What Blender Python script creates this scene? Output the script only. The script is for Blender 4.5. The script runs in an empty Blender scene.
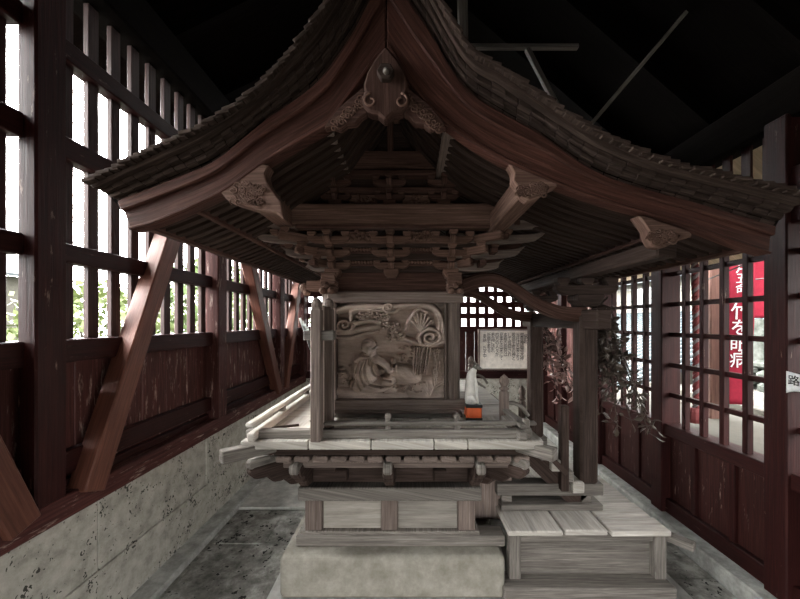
import bpy, math, random
import numpy as np
from mathutils import Vector, Matrix

random.seed(7)
scene = bpy.context.scene
COL = scene.collection
F, HX, HY, EYE = 340.0, 410.0, 322.0, 1.46      # focal length in pixels, vanishing point, eye height
V = Vector


def at(x, y, Y):
    """a point on the photograph at distance Y, in metres"""
    return V(((x - HX) * Y / F, Y, EYE - (y - HY) * Y / F))


# ------------------------------------------------------------------ mesh builder
class MB:
    def __init__(self):
        self.v, self.f, self.uv = [], [], []

    def face(self, idx, uv):
        self.f.append(idx)
        self.uv.append(uv)

    def box6(self, c, ex, ey, ez, sx, sy, sz):
        """box about c; ex is the grain axis"""
        b = len(self.v)
        off = random.random() * 9
        loc = []
        for i in (-1, 1):
            for j in (-1, 1):
                for k in (-1, 1):
                    self.v.append(c + ex * (i * sx / 2) + ey * (j * sy / 2) + ez * (k * sz / 2))
                    loc.append((i * sx / 2, j * sy / 2, k * sz / 2))
        flip = ex.cross(ey).dot(ez) < 0
        for q, ax in (((0, 1, 3, 2), 0), ((4, 6, 7, 5), 0), ((0, 4, 5, 1), 1), ((2, 3, 7, 6), 1), ((0, 2, 6, 4), 2), ((1, 5, 7, 3), 2)):
            if flip:
                q = q[::-1]
            uv = []
            for i in q:
                a, bb, cc = loc[i]
                uv.append((bb * .35, cc + off + bb * .2) if ax == 0 else (a + off, bb + cc + off))
            self.face([b + i for i in q], uv)
        return self

    def box(self, x0, x1, y0, y1, z0, z1):
        c = V(((x0 + x1) / 2, (y0 + y1) / 2, (z0 + z1) / 2))
        s = [abs(x1 - x0), abs(y1 - y0), abs(z1 - z0)]
        e = [V((1, 0, 0)), V((0, 1, 0)), V((0, 0, 1))]
        a = s.index(max(s))
        o = [i for i in (0, 1, 2) if i != a]
        return self.box6(c, e[a], e[o[0]], e[o[1]], s[a], s[o[0]], s[o[1]])

    def beam(self, p0, p1, w, h, up=V((0, 0, 1))):
        p0, p1 = V(p0), V(p1)
        d = (p1 - p0)
        L = d.length
        d.normalize()
        s = d.cross(up).normalized()
        u = s.cross(d)
        return self.box6((p0 + p1) / 2, d, s, u, L, w, h)

    def prism(self, out, fn, t0, t1):
        n = len(out)
        b = len(self.v)
        off = random.random() * 9
        for t in (t0, t1):
            for a, c in out:
                self.v.append(V(fn(a, c, t)))
        area = sum(out[i][0] * out[(i + 1) % n][1] - out[(i + 1) % n][0] * out[i][1] for i in range(n))
        e0, e1, e2 = V(fn(1, 0, 0)) - V(fn(0, 0, 0)), V(fn(0, 1, 0)) - V(fn(0, 0, 0)), V(fn(0, 0, 1)) - V(fn(0, 0, 0))
        hand = e0.cross(e1).dot(e2) * area * (t1 - t0)
        cap0, cap1 = list(range(n)), list(range(n))
        cap0 = cap0[::-1]
        q = [[b + i for i in cap0], [b + n + i for i in cap1]]
        uvs = [[(out[i][0] + off, out[i][1] + off) for i in cap0], [(out[i][0] + off, out[i][1] + off) for i in cap1]]
        arc = 0
        for i in range(n):
            j = (i + 1) % n
            L = math.hypot(out[j][0] - out[i][0], out[j][1] - out[i][1])
            q.append([b + i, b + j, b + n + j, b + n + i])
            uvs.append([(arc + off, t0 + off), (arc + L + off, t0 + off), (arc + L + off, t1 + off), (arc + off, t1 + off)])
            arc += L
        for a, u in zip(q, uvs):
            if hand < 0:
                a, u = a[::-1], u[::-1]
            self.face(a, u)
        return self

    def ribbon(self, lo, up, y0, y1):
        """solid strip between two (x, z) polylines, from y0 to y1"""
        n = len(lo)
        b = len(self.v)
        off = random.random() * 9
        arc = [0]
        for i in range(1, n):
            arc.append(arc[-1] + math.hypot(lo[i][0] - lo[i - 1][0], lo[i][1] - lo[i - 1][1]))
        for i in range(n):
            for (p, y) in ((lo[i], y0), (up[i], y0), (up[i], y1), (lo[i], y1)):
                self.v.append(V((p[0], y, p[1])))
        flip = lo[-1][0] < lo[0][0]
        if up[n // 2][1] < lo[n // 2][1]:
            flip = not flip
        th = [math.hypot(up[i][0] - lo[i][0], up[i][1] - lo[i][1]) for i in range(n)]
        for i in range(n - 1):
            A, B = b + 4 * i, b + 4 * (i + 1)
            for k in range(4):
                l = (k + 1) % 4
                q = [A + k, B + k, B + l, A + l]
                va0 = {0: 0, 1: th[i], 2: th[i] + y1 - y0, 3: 2 * th[i] + y1 - y0, 4: 2 * th[i] + 2 * (y1 - y0)}
                vb0 = {0: 0, 1: th[i + 1], 2: th[i + 1] + y1 - y0, 3: 2 * th[i + 1] + y1 - y0, 4: 2 * th[i + 1] + 2 * (y1 - y0)}
                u = [(arc[i], va0[k]), (arc[i + 1], vb0[k]), (arc[i + 1], vb0[k + 1]), (arc[i], va0[k + 1])]
                u = [(x + off, y + off) for x, y in u]
                if flip:
                    q, u = q[::-1], u[::-1]
                self.face(q, u)
        for A, rev in ((b, False), (b + 4 * (n - 1), True)):
            q = [A, A + 1, A + 2, A + 3]
            if rev != flip:
                q = q[::-1]
            self.face(q, [(0, off), (0, off + .05), (.03, off + .05), (.03, off)])
        return self

    def tube(self, pts, r, n=8):
        pts = [V(p) for p in pts]
        m = len(pts)
        rs = r if isinstance(r, (list, tuple)) else [r] * m
        b = len(self.v)
        off = random.random() * 9
        ref = V((0, 0, 1))
        arc = 0
        arcs = []
        N = None
        for i in range(m):
            t = (pts[min(i + 1, m - 1)] - pts[max(i - 1, 0)]).normalized()
            if N is None:
                N = t.cross(ref if abs(t.z) < .9 else V((1, 0, 0))).normalized()
            N = (N - t * N.dot(t)).normalized()
            B = t.cross(N)
            if i:
                arc += (pts[i] - pts[i - 1]).length
            arcs.append(arc)
            for k in range(n):
                a = 2 * math.pi * k / n
                self.v.append(pts[i] + (N * math.cos(a) + B * math.sin(a)) * rs[i])
        for i in range(m - 1):
            for k in range(n):
                l = (k + 1) % n
                q = [b + i * n + k, b + i * n + l, b + (i + 1) * n + l, b + (i + 1) * n + k]
                w = 2 * math.pi * max(rs[i], .001) / n
                self.face(q, [(arcs[i] + off, k * w + off), (arcs[i] + off, (k + 1) * w + off), (arcs[i + 1] + off, (k + 1) * w + off), (arcs[i + 1] + off, k * w + off)])
        self.face([b + k for k in range(n)][::-1], [(0, 0)] * n)
        self.face([b + (m - 1) * n + k for k in range(n)], [(0, 0)] * n)
        return self

    def lathe(self, prof, c, n=16):
        c = V(c)
        return self.tube([c + V((0, 0, z)) for r, z in prof], [max(r, .0005) for r, z in prof], n)

    def blob(self, c, rx, ry, rz, n=12, m=8):
        c = V(c)
        b = len(self.v)
        for i in range(m + 1):
            th = math.pi * i / m
            for k in range(n):
                a = 2 * math.pi * k / n
                self.v.append(c + V((rx * math.sin(th) * math.cos(a), ry * math.sin(th) * math.sin(a), rz * math.cos(th))))
        for i in range(m):
            for k in range(n):
                l = (k + 1) % n
                q = [b + i * n + k, b + (i + 1) * n + k, b + (i + 1) * n + l, b + i * n + l]
                self.face(q, [(self.v[j].x * .5 + self.v[j].z, self.v[j].y + self.v[j].z * .3) for j in q])
        return self

    def grid(self, nx, ny, fn):
        b = len(self.v)
        for j in range(ny):
            for i in range(nx):
                self.v.append(V(fn(i / (nx - 1), j / (ny - 1))))
        for j in range(ny - 1):
            for i in range(nx - 1):
                q = [b + j * nx + i, b + j * nx + i + 1, b + (j + 1) * nx + i + 1, b + (j + 1) * nx + i]
                self.face(q, [(self.v[k].x + self.v[k].y, self.v[k].z) for k in q])
        return self

    def build(self, name, mat, parent=None, bevel=0, smooth=False, tagd=None):
        lo = V((min(p.x for p in self.v), min(p.y for p in self.v), min(p.z for p in self.v)))
        hi = V((max(p.x for p in self.v), max(p.y for p in self.v), max(p.z for p in self.v)))
        o0 = V(((lo.x + hi.x) / 2, (lo.y + hi.y) / 2, lo.z))
        me = bpy.data.meshes.new(name)
        me.from_pydata([p - o0 for p in self.v], [], self.f)
        ul = me.uv_layers.new(name='UVMap')
        flat = [c for face in self.uv for p in face for c in p]
        ul.data.foreach_set('uv', flat)
        if smooth:
            me.polygons.foreach_set('use_smooth', [True] * len(me.polygons))
        me.materials.append(mat)
        ob = bpy.data.objects.new(name, me)
        COL.objects.link(ob)
        if parent is not None:
            ob.parent = parent
            ob.location = o0 - wpos(parent)
        else:
            ob.location = o0
        if bevel:
            m = ob.modifiers.new('edge', 'BEVEL')
            m.width = bevel
            m.segments = 1
            m.limit_method = 'ANGLE'
            m.angle_limit = .6
        return ob


def wpos(o):
    p = V(o.location)
    while o.parent is not None:
        o = o.parent
        p += V(o.location)
    return p


def empty(name, loc, parent=None):
    o = bpy.data.objects.new(name, None)
    o.empty_display_size = .1
    COL.objects.link(o)
    if parent is not None:
        o.parent = parent
        o.location = V(loc) - wpos(parent)
    else:
        o.location = loc
    return o


def tag(o, label, cat, group=None, kind=None):
    o['label'] = label
    o['category'] = cat
    if group:
        o['group'] = group
    if kind:
        o['kind'] = kind
    return o


def struct(o, label=None, cat=None):
    o['kind'] = 'structure'
    if label:
        o['label'] = label
    if cat:
        o['category'] = cat
    return o


def copy_tree(o, parent, dloc=V((0, 0, 0))):
    c = o.copy()
    COL.objects.link(c)
    c.parent = parent
    c.location = V(o.location) + V(dloc)
    for ch in list(o.children):
        copy_tree(ch, c)
    return c


def catmull(pts, n):
    """n points evenly spaced along a smooth curve through pts"""
    P = [np.array(p, float) for p in pts]
    P = [2 * P[0] - P[1]] + P + [2 * P[-1] - P[-2]]
    dense = []
    for i in range(1, len(P) - 2):
        for t in np.linspace(0, 1, 16, endpoint=False):
            a, b, c, d = P[i - 1], P[i], P[i + 1], P[i + 2]
            dense.append(.5 * ((2 * b) + (c - a) * t + (2 * a - 5 * b + 4 * c - d) * t * t + (3 * b - a - 3 * c + d) * t ** 3))
    dense.append(P[-2])
    dense = np.array(dense)
    s = np.concatenate([[0], np.cumsum(np.linalg.norm(np.diff(dense, axis=0), axis=1))])
    q = np.linspace(0, s[-1], n)
    return [tuple(np.interp(q, s, dense[:, k]) for k in range(dense.shape[1])) for q in q]


# ------------------------------------------------------------------ materials
def newmat(name):
    m = bpy.data.materials.new(name)
    m.use_nodes = True
    nt = m.node_tree
    return m, nt, nt.nodes, nt.links, nt.nodes['Principled BSDF']


def ramp(nodes, stops):
    r = nodes.new('ShaderNodeValToRGB')
    e = r.color_ramp.elements
    while len(e) < len(stops):
        e.new(.5)
    for i, (p, c) in enumerate(stops):
        e[i].position = p
        e[i].color = (*c, 1)
    return r


def wood(name, dark, base, light, su=4, sv=110, rough=.75, bump=.35, patch=None, pscale=3, plo=.5, phi=.65, spec=.3):
    """long grain along the U of each member; patch = colour where paint has worn off"""
    m, nt, N, L, B = newmat(name)
    tc = N.new('ShaderNodeTexCoord')
    oi = N.new('ShaderNodeObjectInfo')
    mp = N.new('ShaderNodeMapping')
    mp.inputs['Scale'].default_value = (su, sv, 1)
    add = N.new('ShaderNodeVectorMath')
    add.operation = 'ADD'
    mul = N.new('ShaderNodeMath')
    mul.operation = 'MULTIPLY'
    mul.inputs[1].default_value = 37
    L.new(oi.outputs['Random'], mul.inputs[0])
    L.new(tc.outputs['UV'], add.inputs[0])
    L.new(mul.outputs[0], add.inputs[1])
    L.new(add.outputs[0], mp.inputs['Vector'])
    no = N.new('ShaderNodeTexNoise')
    no.inputs['Scale'].default_value = 1
    no.inputs['Detail'].default_value = 5
    no.inputs['Roughness'].default_value = .65
    no.inputs['Distortion'].default_value = .6
    L.new(mp.outputs[0], no.inputs['Vector'])
    r = ramp(N, [(.28, dark), (.5, base), (.72, light)])
    L.new(no.outputs['Fac'], r.inputs[0])
    out = r.outputs[0]
    big = N.new('ShaderNodeTexNoise')
    big.inputs['Scale'].default_value = pscale
    big.inputs['Detail'].default_value = 6
    big.inputs['Roughness'].default_value = .7
    mp2 = N.new('ShaderNodeMapping')
    mp2.inputs['Scale'].default_value = (1, 6, 1)
    L.new(add.outputs[0], mp2.inputs['Vector'])
    L.new(mp2.outputs[0], big.inputs['Vector'])
    if patch:
        r2 = ramp(N, [(plo, (0, 0, 0)), (phi, (1, 1, 1))])
        L.new(big.outputs['Fac'], r2.inputs[0])
        mx = N.new('ShaderNodeMixRGB')
        mx.inputs[2].default_value = (*patch, 1)
        L.new(r2.outputs[0], mx.inputs[0])
        L.new(out, mx.inputs[1])
        out = mx.outputs[0]
    else:
        mr = N.new('ShaderNodeMapRange')
        mr.inputs['From Min'].default_value = .3
        mr.inputs['From Max'].default_value = .7
        mr.inputs['To Min'].default_value = .72
        mr.inputs['To Max'].default_value = 1.2
        L.new(big.outputs['Fac'], mr.inputs[0])
        hs = N.new('ShaderNodeHueSaturation')
        L.new(mr.outputs[0], hs.inputs['Value'])
        L.new(out, hs.inputs['Color'])
        out = hs.outputs[0]
    # each piece of timber a shade of its own
    mr3 = N.new('ShaderNodeMapRange')
    mr3.inputs['To Min'].default_value = .85
    mr3.inputs['To Max'].default_value = 1.15
    L.new(oi.outputs['Random'], mr3.inputs[0])
    hs3 = N.new('ShaderNodeHueSaturation')
    L.new(mr3.outputs[0], hs3.inputs['Value'])
    L.new(out, hs3.inputs['Color'])
    L.new(hs3.outputs[0], B.inputs['Base Color'])
    B.inputs['Roughness'].default_value = rough
    B.inputs['Specular IOR Level'].default_value = spec
    bp = N.new('ShaderNodeBump')
    bp.inputs['Strength'].default_value = bump
    bp.inputs['Distance'].default_value = .004
    L.new(no.outputs['Fac'], bp.inputs['Height'])
    L.new(bp.outputs[0], B.inputs['Normal'])
    return m


def stone(name, dark, base, light, scale=6, pits=0, joint=None, bump=.5, rough=.9):
    m, nt, N, L, B = newmat(name)
    tc = N.new('ShaderNodeTexCoord')
    no = N.new('ShaderNodeTexNoise')
    no.inputs['Scale'].default_value = scale
    no.inputs['Detail'].default_value = 10
    no.inputs['Roughness'].default_value = .7
    L.new(tc.outputs['Object'], no.inputs['Vector'])
    r = ramp(N, [(.36, dark), (.5, base), (.64, light)])
    L.new(no.outputs['Fac'], r.inputs[0])
    out = r.outputs[0]
    h = no.outputs['Fac']
    if pits:
        mp = N.new('ShaderNodeMapping')
        mp.inputs['Scale'].default_value = (1, 1, .6)
        L.new(tc.outputs['Object'], mp.inputs['Vector'])
        warp = N.new('ShaderNodeTexNoise')
        warp.inputs['Scale'].default_value = 30
        L.new(tc.outputs['Object'], warp.inputs['Vector'])
        ad = N.new('ShaderNodeMixRGB')
        ad.blend_type = 'LINEAR_LIGHT'
        ad.inputs[0].default_value = .035
        L.new(mp.outputs[0], ad.inputs[1])
        L.new(warp.outputs['Color'], ad.inputs[2])
        vo = N.new('ShaderNodeTexVoronoi')
        vo.inputs['Scale'].default_value = pits
        L.new(ad.outputs[0], vo.inputs['Vector'])
        sel = N.new('ShaderNodeTexNoise')
        sel.inputs['Scale'].default_value = 9
        sel.inputs['Detail'].default_value = 3
        L.new(tc.outputs['Object'], sel.inputs['Vector'])
        mr = N.new('ShaderNodeMapRange')
        mr.inputs['From Min'].default_value = .38
        mr.inputs['From Max'].default_value = .68
        mr.inputs['To Min'].default_value = .02
        mr.inputs['To Max'].default_value = .42
        L.new(sel.outputs['Fac'], mr.inputs[0])
        lt = N.new('ShaderNodeMath')
        lt.operation = 'LESS_THAN'
        L.new(vo.outputs['Distance'], lt.inputs[0])
        L.new(mr.outputs[0], lt.inputs[1])
        mx = N.new('ShaderNodeMixRGB')
        mx.inputs[2].default_value = (*[c * .22 for c in dark], 1)
        L.new(lt.outputs[0], mx.inputs[0])
        L.new(out, mx.inputs[1])
        out = mx.outputs[0]
        sb = N.new('ShaderNodeMath')
        sb.operation = 'SUBTRACT'
        L.new(h, sb.inputs[0])
        L.new(lt.outputs[0], sb.inputs[1])
        h = sb.outputs[0]
    L.new(out, B.inputs['Base Color'])
    B.inputs['Roughness'].default_value = rough
    B.inputs['Specular IOR Level'].default_value = .25
    bp = N.new('ShaderNodeBump')
    bp.inputs['Strength'].default_value = bump
    bp.inputs['Distance'].default_value = .012
    L.new(h, bp.inputs['Height'])
    L.new(bp.outputs[0], B.inputs['Normal'])
    return m


def plain(name, col, rough=.6, spec=.4):
    m, nt, N, L, B = newmat(name)
    tc = N.new('ShaderNodeTexCoord')
    no = N.new('ShaderNodeTexNoise')
    no.inputs['Scale'].default_value = 25
    no.inputs['Detail'].default_value = 4
    L.new(tc.outputs['Object'], no.inputs['Vector'])
    r = ramp(N, [(.3, tuple(c * .86 for c in col)), (.7, tuple(min(1, c * 1.1) for c in col))])
    L.new(no.outputs['Fac'], r.inputs[0])
    L.new(r.outputs[0], B.inputs['Base Color'])
    B.inputs['Roughness'].default_value = rough
    B.inputs['Specular IOR Level'].default_value = spec
    return m


M_RED = wood('oxide_red_timber', (0.0125, 0.002728, 0.00248), (0.02222, 0.004464, 0.003968), (0.03819, 0.008432, 0.006944), rough=.6, spec=.15, patch=(.22, .15, .12), pscale=5, plo=.64, phi=.72)
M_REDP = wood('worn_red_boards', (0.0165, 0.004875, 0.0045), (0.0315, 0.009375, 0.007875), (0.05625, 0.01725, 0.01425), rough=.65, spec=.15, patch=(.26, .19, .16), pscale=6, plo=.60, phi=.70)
M_REDL = wood('lit_worn_red_boards', (0.0312, 0.01053, 0.00936), (0.0585, 0.0195, 0.01716), (0.0975, 0.0351, 0.03042), rough=.65, spec=.15, patch=(.32, .24, .21), pscale=6, plo=.57, phi=.68)  # paler copy of the worn red, daylight painted into the tone
M_SLAT = wood('red_slat_timber', (0.0198, 0.0095, 0.009), (0.0342, 0.01615, 0.014), (0.0585, 0.0285, 0.025), rough=.7)
M_PINK = wood('worn_lit_red_slats', (.16, .075, .065), (.26, .125, .11), (.38, .21, .19), rough=.8)  # worn pale red, with strong light painted in as pink
M_BRACE = wood('brace_timber', (0.0697, 0.02389, 0.01515), (0.115, 0.04067, 0.02617), (0.1603, 0.06101, 0.04133), rough=.55, bump=.25)
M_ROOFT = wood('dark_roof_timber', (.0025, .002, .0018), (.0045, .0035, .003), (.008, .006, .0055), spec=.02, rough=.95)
M_GREYTIMB = wood('pale_truss_timber', (0.132, 0.1166, 0.1034), (0.22, 0.198, 0.176), (0.33, 0.3014, 0.275))  # pale tone paints in the light caught by the truss
M_BARGE = wood('brown_gable_timber', (0.033, 0.014, 0.0108), (0.069, 0.0294, 0.02228), (0.1275, 0.0602, 0.0459), sv=80, bump=.6, rough=.6, spec=.12)
M_UPPER = wood('brown_shrine_timber', (0.0374, 0.0187, 0.0153), (0.0765, 0.0408, 0.0323), (0.1326, 0.0782, 0.0629), bump=.4, spec=.1)
M_SHING = wood('old_shingle', (0.02376, 0.01588, 0.01292), (0.0499, 0.03387, 0.02782), (0.1069, 0.07618, 0.06359), sv=60, bump=.6, rough=.9, spec=.1)
M_RAFT = wood('dark_rafter_timber', (.020, .012, .010), (.040, .026, .021), (.066, .046, .038), bump=.3, spec=.08)  # darker copy of the brown shrine timber
M_MID = wood('grey_brown_timber', (0.08625, 0.0621, 0.05175), (0.1552, 0.1173, 0.1012), (0.2472, 0.1978, 0.1725), bump=.45)
M_BRK = wood('dark_bracket_timber', (0.07776, 0.04277, 0.03305), (0.1426, 0.08359, 0.06426), (0.2376, 0.1516, 0.1212), bump=.4, spec=.12)
M_GREY = wood('weathered_grey_timber', (0.0792, 0.0684, 0.05904), (0.1512, 0.1339, 0.1188), (0.2448, 0.2246, 0.2016), bump=.45, rough=.85)
M_PALE = wood('pale_board', (.30, .275, .245), (.42, .39, .35), (.54, .51, .47), sv=60, bump=.3, rough=.85)
M_PANELW = wood('pale_inset_board', (.20, .18, .155), (.275, .25, .22), (.35, .325, .29), sv=60, bump=.35, rough=.85)
M_CARVE = wood('carved_timber', (0.4811, 0.3849, 0.3295), (0.5978, 0.4841, 0.4199), (0.729, 0.6008, 0.5249), su=8, sv=30, bump=.12)
M_DARKW = wood('dark_brown_post', (.022, .014, .011), (.044, .029, .024), (.08, .056, .048), bump=.4, spec=.12)
M_TUFF = stone('pitted_tuff', (0.288, 0.2738, 0.2344), (0.4032, 0.3861, 0.3381), (0.4896, 0.4668, 0.4152), scale=13, pits=46, bump=.8)
M_BLOCK = stone('smooth_sandstone', (0.1762, 0.1616, 0.1326), (0.2301, 0.2146, 0.1814), (0.2938, 0.2749, 0.2395), scale=9, bump=.25)
M_SLABW = stone('pale_slab', (0.368, 0.36, 0.336), (0.464, 0.456, 0.432), (0.544, 0.536, 0.512), scale=14, bump=.2)
M_FLOOR = stone('rough_dark_paving', (0.105, 0.1022, 0.0924), (0.238, 0.2324, 0.21), (0.462, 0.455, 0.42), scale=8, pits=26, bump=1.0)
M_CONC = stone('dusty_concrete', (0.338, 0.3315, 0.3055), (0.442, 0.4355, 0.403), (0.572, 0.559, 0.52), scale=12, bump=.3)
M_CURB = stone('worn_curb', (0.23, 0.23, 0.2127), (0.345, 0.345, 0.322), (0.483, 0.483, 0.4542), scale=10, bump=.4)
M_WHITE = plain('white_glaze', (.78, .76, .71), .35)
M_HEAD = plain('dull_grey_head', (.15, .14, .125), .4)  # darker tone for the head of the figurine
M_ORANGE = plain('orange_lacquer', (.62, .115, .035), .45)
M_BLACK = plain('black_lacquer', (.012, .012, .012), .4)
M_PAPER = plain('aged_paper', (.80, .75, .68), .9, .1)
M_PAPERW = plain('white_paper', (.75, .77, .76), .9, .1)
M_INK = plain('black_ink', (.02, .018, .018), .9, .1)
M_BANNER = plain('red_banner_cloth', (0.135, 0.00864, 0.01782), .9, .1)
M_BANNER2 = plain('pink_red_banner_cloth', (.36, .035, .065), .9, .1)
M_LETTER = plain('white_print', (0.4125, 0.39, 0.39), .9, .1)
M_LEAF = plain('dry_dark_leaf', (.06, .045, .034), .4, .35)
M_LEAF2 = plain('dry_pinkish_leaf', (.27, .17, .15), .4, .5)
M_STEM = plain('twig_bark', (.05, .035, .028), .8)
M_GREEN = plain('shrub_leaf', (.075, .115, .032), .6)
M_GREEN2 = plain('pale_shrub_leaf', (.12, .15, .055), .6)
M_TRUNK = plain('bark', (.06, .05, .04), .9)
M_GROUND = stone('outdoor_gravel', (0.033, 0.03, 0.0255), (0.048, 0.045, 0.039), (0.066, 0.063, 0.0555), scale=9)
M_TILE = plain('blue_grey_roof_tile', (0.02976, 0.03984, 0.04416), .5)
M_CREAM = plain('cream_plaster', (0.0792, 0.07428, 0.06108), .9)
M_RUBBLE = stone('grey_green_rubble', (0.008, 0.01, 0.007), (0.022, 0.025, 0.02), (0.044, 0.047, 0.042), scale=7, bump=.8)  # dark grey-green stone, tone set low to suit the exposure
M_ROPER = plain('red_rope', (0.084, 0.012, 0.012), .9)
M_ROPEW = plain('white_rope', (0.1008, 0.084, 0.084), .9)
M_POLE = plain('green_pole', (.07, .19, .05), .4)
M_OUTPOST = wood('outdoor_post', (0.0675, 0.03, 0.0225), (0.1125, 0.0525, 0.039), (0.15, 0.075, 0.06))
M_TAN = plain('tan_boards', (0.04126, 0.03659, 0.02643), .8)
M_TANW = wood('tan_soffit_boards', (.42, .32, .21), (.55, .44, .30), (.65, .54, .39), su=3, sv=30)
M_PANE = plain('dark_pane', (.02, .025, .03), .2)


def text_mesh(body, size, fn, mat, name, parent, line=1.0, thick=.0006):
    cu = bpy.data.curves.new('t', 'FONT')
    cu.body = body
    cu.size = size
    cu.space_line = line
    cu.align_x = 'CENTER'
    cu.align_y = 'TOP'
    cu.extrude = thick
    cu.resolution_u = 2
    to = bpy.data.objects.new('t', cu)
    COL.objects.link(to)
    bpy.context.view_layer.update()
    me0 = bpy.data.meshes.new_from_object(to.evaluated_get(bpy.context.evaluated_depsgraph_get()))
    mb = MB()
    mb.v = [V(fn(v.co.x, v.co.y, v.co.z)) for v in me0.vertices]
    for p in me0.polygons:
        mb.face(list(p.vertices), [(0, 0)] * len(p.vertices))
    bpy.data.objects.remove(to)
    return mb.build(name, mat, parent)


# ================================================================== THE SETTING
XL, XR, YB, YF = -1.45, 1.84, 4.72, -1.2
# floor
fl = struct(MB().box(-1.62, 2.0, YF - .3, YB + .3, -.12, 0).build('floor', M_FLOOR))
pv = MB()
y = -1.2
while y < 2.6:                                                # rough paving slabs standing a little proud
    x = -1.30 + random.uniform(-.02, .02)
    d = random.uniform(.28, .42)
    while x < 1.70:
        w = random.uniform(.34, .62)
        x1, y1 = min(x + w, 1.72), min(y + d, 2.62)
        h = random.uniform(.006, .013)
        pv.box(x + .003, x1 - .003, y + .003, y1 - .003, -.02, h)
        x += w
    y += d
pv.build('paving', M_FLOOR, fl)
struct(MB().box(-1.36, 1.7, 2.64, YB, -.05, .022).build('floor_slab', M_CONC))
MB_ = MB().box(XL - .02, -1.33, YF, YB, -.05, .035)
struct(MB_.build('trim_1', M_CURB, bevel=.01))
MB_ = MB().box(1.73, 1.98, YF, YB, -.05, .10)
struct(MB_.build('trim_2', M_CURB, bevel=.01))

# ---- wall_left: tuff base, red timber above
POSTL = [-1.10, .13, 1.36, 2.60, 3.82, 4.66]
wl = empty('wall_left', (XL, 1.5, 0))
struct(wl)
rows = [(0, .30), (.30, .632)]
cuts = [[-1.2, -.35, .52, 1.27, 2.02, 2.78, 3.6, 4.75], [-1.2, -.6, .16, .95, 1.585, 2.42, 3.3, 4.1, 4.75]]
sm = MB()
for (z0, z1), cs in zip(rows, cuts):
    for a, b in zip(cs, cs[1:]):
        sm.box(-1.75, XL + random.uniform(-.004, .004), a + .002, b - .002, z0 + .002, z1 - .002)
sm.build('stone_blocks', M_TUFF, wl, bevel=.0025)
MB().box(-1.74, XL - .012, YF, YB, 0, .63).build('mortar', M_CURB, wl)
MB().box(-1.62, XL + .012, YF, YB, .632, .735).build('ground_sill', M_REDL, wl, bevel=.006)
MB().box(-1.56, -1.50, YF, YB, .735, .775).build('bottom_rail', M_RED, wl, bevel=.004)
MB().box(-1.57, -1.485, YF, YB, .80, .90).build('lower_board', M_RED, wl, bevel=.004)
bd = MB()
y = YF
while y < YB - .02:
    w = random.uniform(.085, .115)
    xx = -1.525 + random.uniform(-.004, .004)
    bd.box(xx - .02, xx, y + .0015, min(y + w, YB) - .0015, .77, 1.30)
    y += w
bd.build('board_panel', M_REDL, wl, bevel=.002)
MB().box(-1.58, -1.475, YF, YB, 1.285, 1.385).build('sill_rail', M_RED, wl, bevel=.005)
for yp in POSTL:
    MB().box(-1.535 if yp > 2 else -1.505, -1.43, yp - .06, yp + .06, .735, 3.2).build('post', M_RED if yp < 2 else M_REDL, wl, bevel=.007)  # far posts take the tone with daylight painted in
MB().box(-1.64, -1.42, YF, YB, 2.96, 3.2).build('wall_plate', M_ROOFT, wl, bevel=.01)
for i, (a, b) in enumerate(zip(POSTL, POSTL[1:])):
    w = empty('window_%d' % (i + 1), (-1.52, (a + b) / 2, 1.385))
    struct(w)
    a0, b0 = a + .065, b - .065
    if a < 0:                                                 # unseen bay, boards added to block daylight behind the viewer
        MB().box(-1.54, -1.51, a0, b0, 1.385, 2.96).build('board_panel', M_REDL, w)
        continue
    n = max(3, round((b0 - a0) / .12))
    for k in range(n):
        yc = a0 + (k + .6) * (b0 - a0) / n
        MB().box(-1.535, -1.508, yc - .027, yc + .027, 1.385, 2.96).build('slat', M_SLAT, w, bevel=.003)
    for z0, z1 in ((1.717, 1.80), (2.165, 2.26), (2.59, 2.68)):
        MB().box(-1.545, -1.475, a + .06, b - .06, z0, z1).build('rail', M_RED, w, bevel=.005)

# ---- diagonal braces of the wall
def brace(y0, z0, y1, z1, label):
    o = MB().beam((-1.455, y0, z0), (-1.455, y1, z1), .09, .11, V((1, 0, 0)).cross(V((0, y1 - y0, z1 - z0)).normalized())).build('diagonal_brace', M_BRACE, bevel=.006)
    tag(o, label, 'brace', 'diagonal wall braces')


brace(1.525, .70, 2.27, 2.52, 'broad red-brown diagonal brace crossing the first slatted window, beside dark post')
brace(1.255, .70, .42, 2.93, 'cut-off red-brown brace low against the nearest dark post, leaning toward the viewer')
brace(3.72, .70, 2.76, 2.6, 'slim reddish brace behind the broad one, slanting down to the far post')
brace(3.92, .70, 4.55, 2.4, 'pale thin brace rising beyond the far post, last along the slatted wall')

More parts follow.
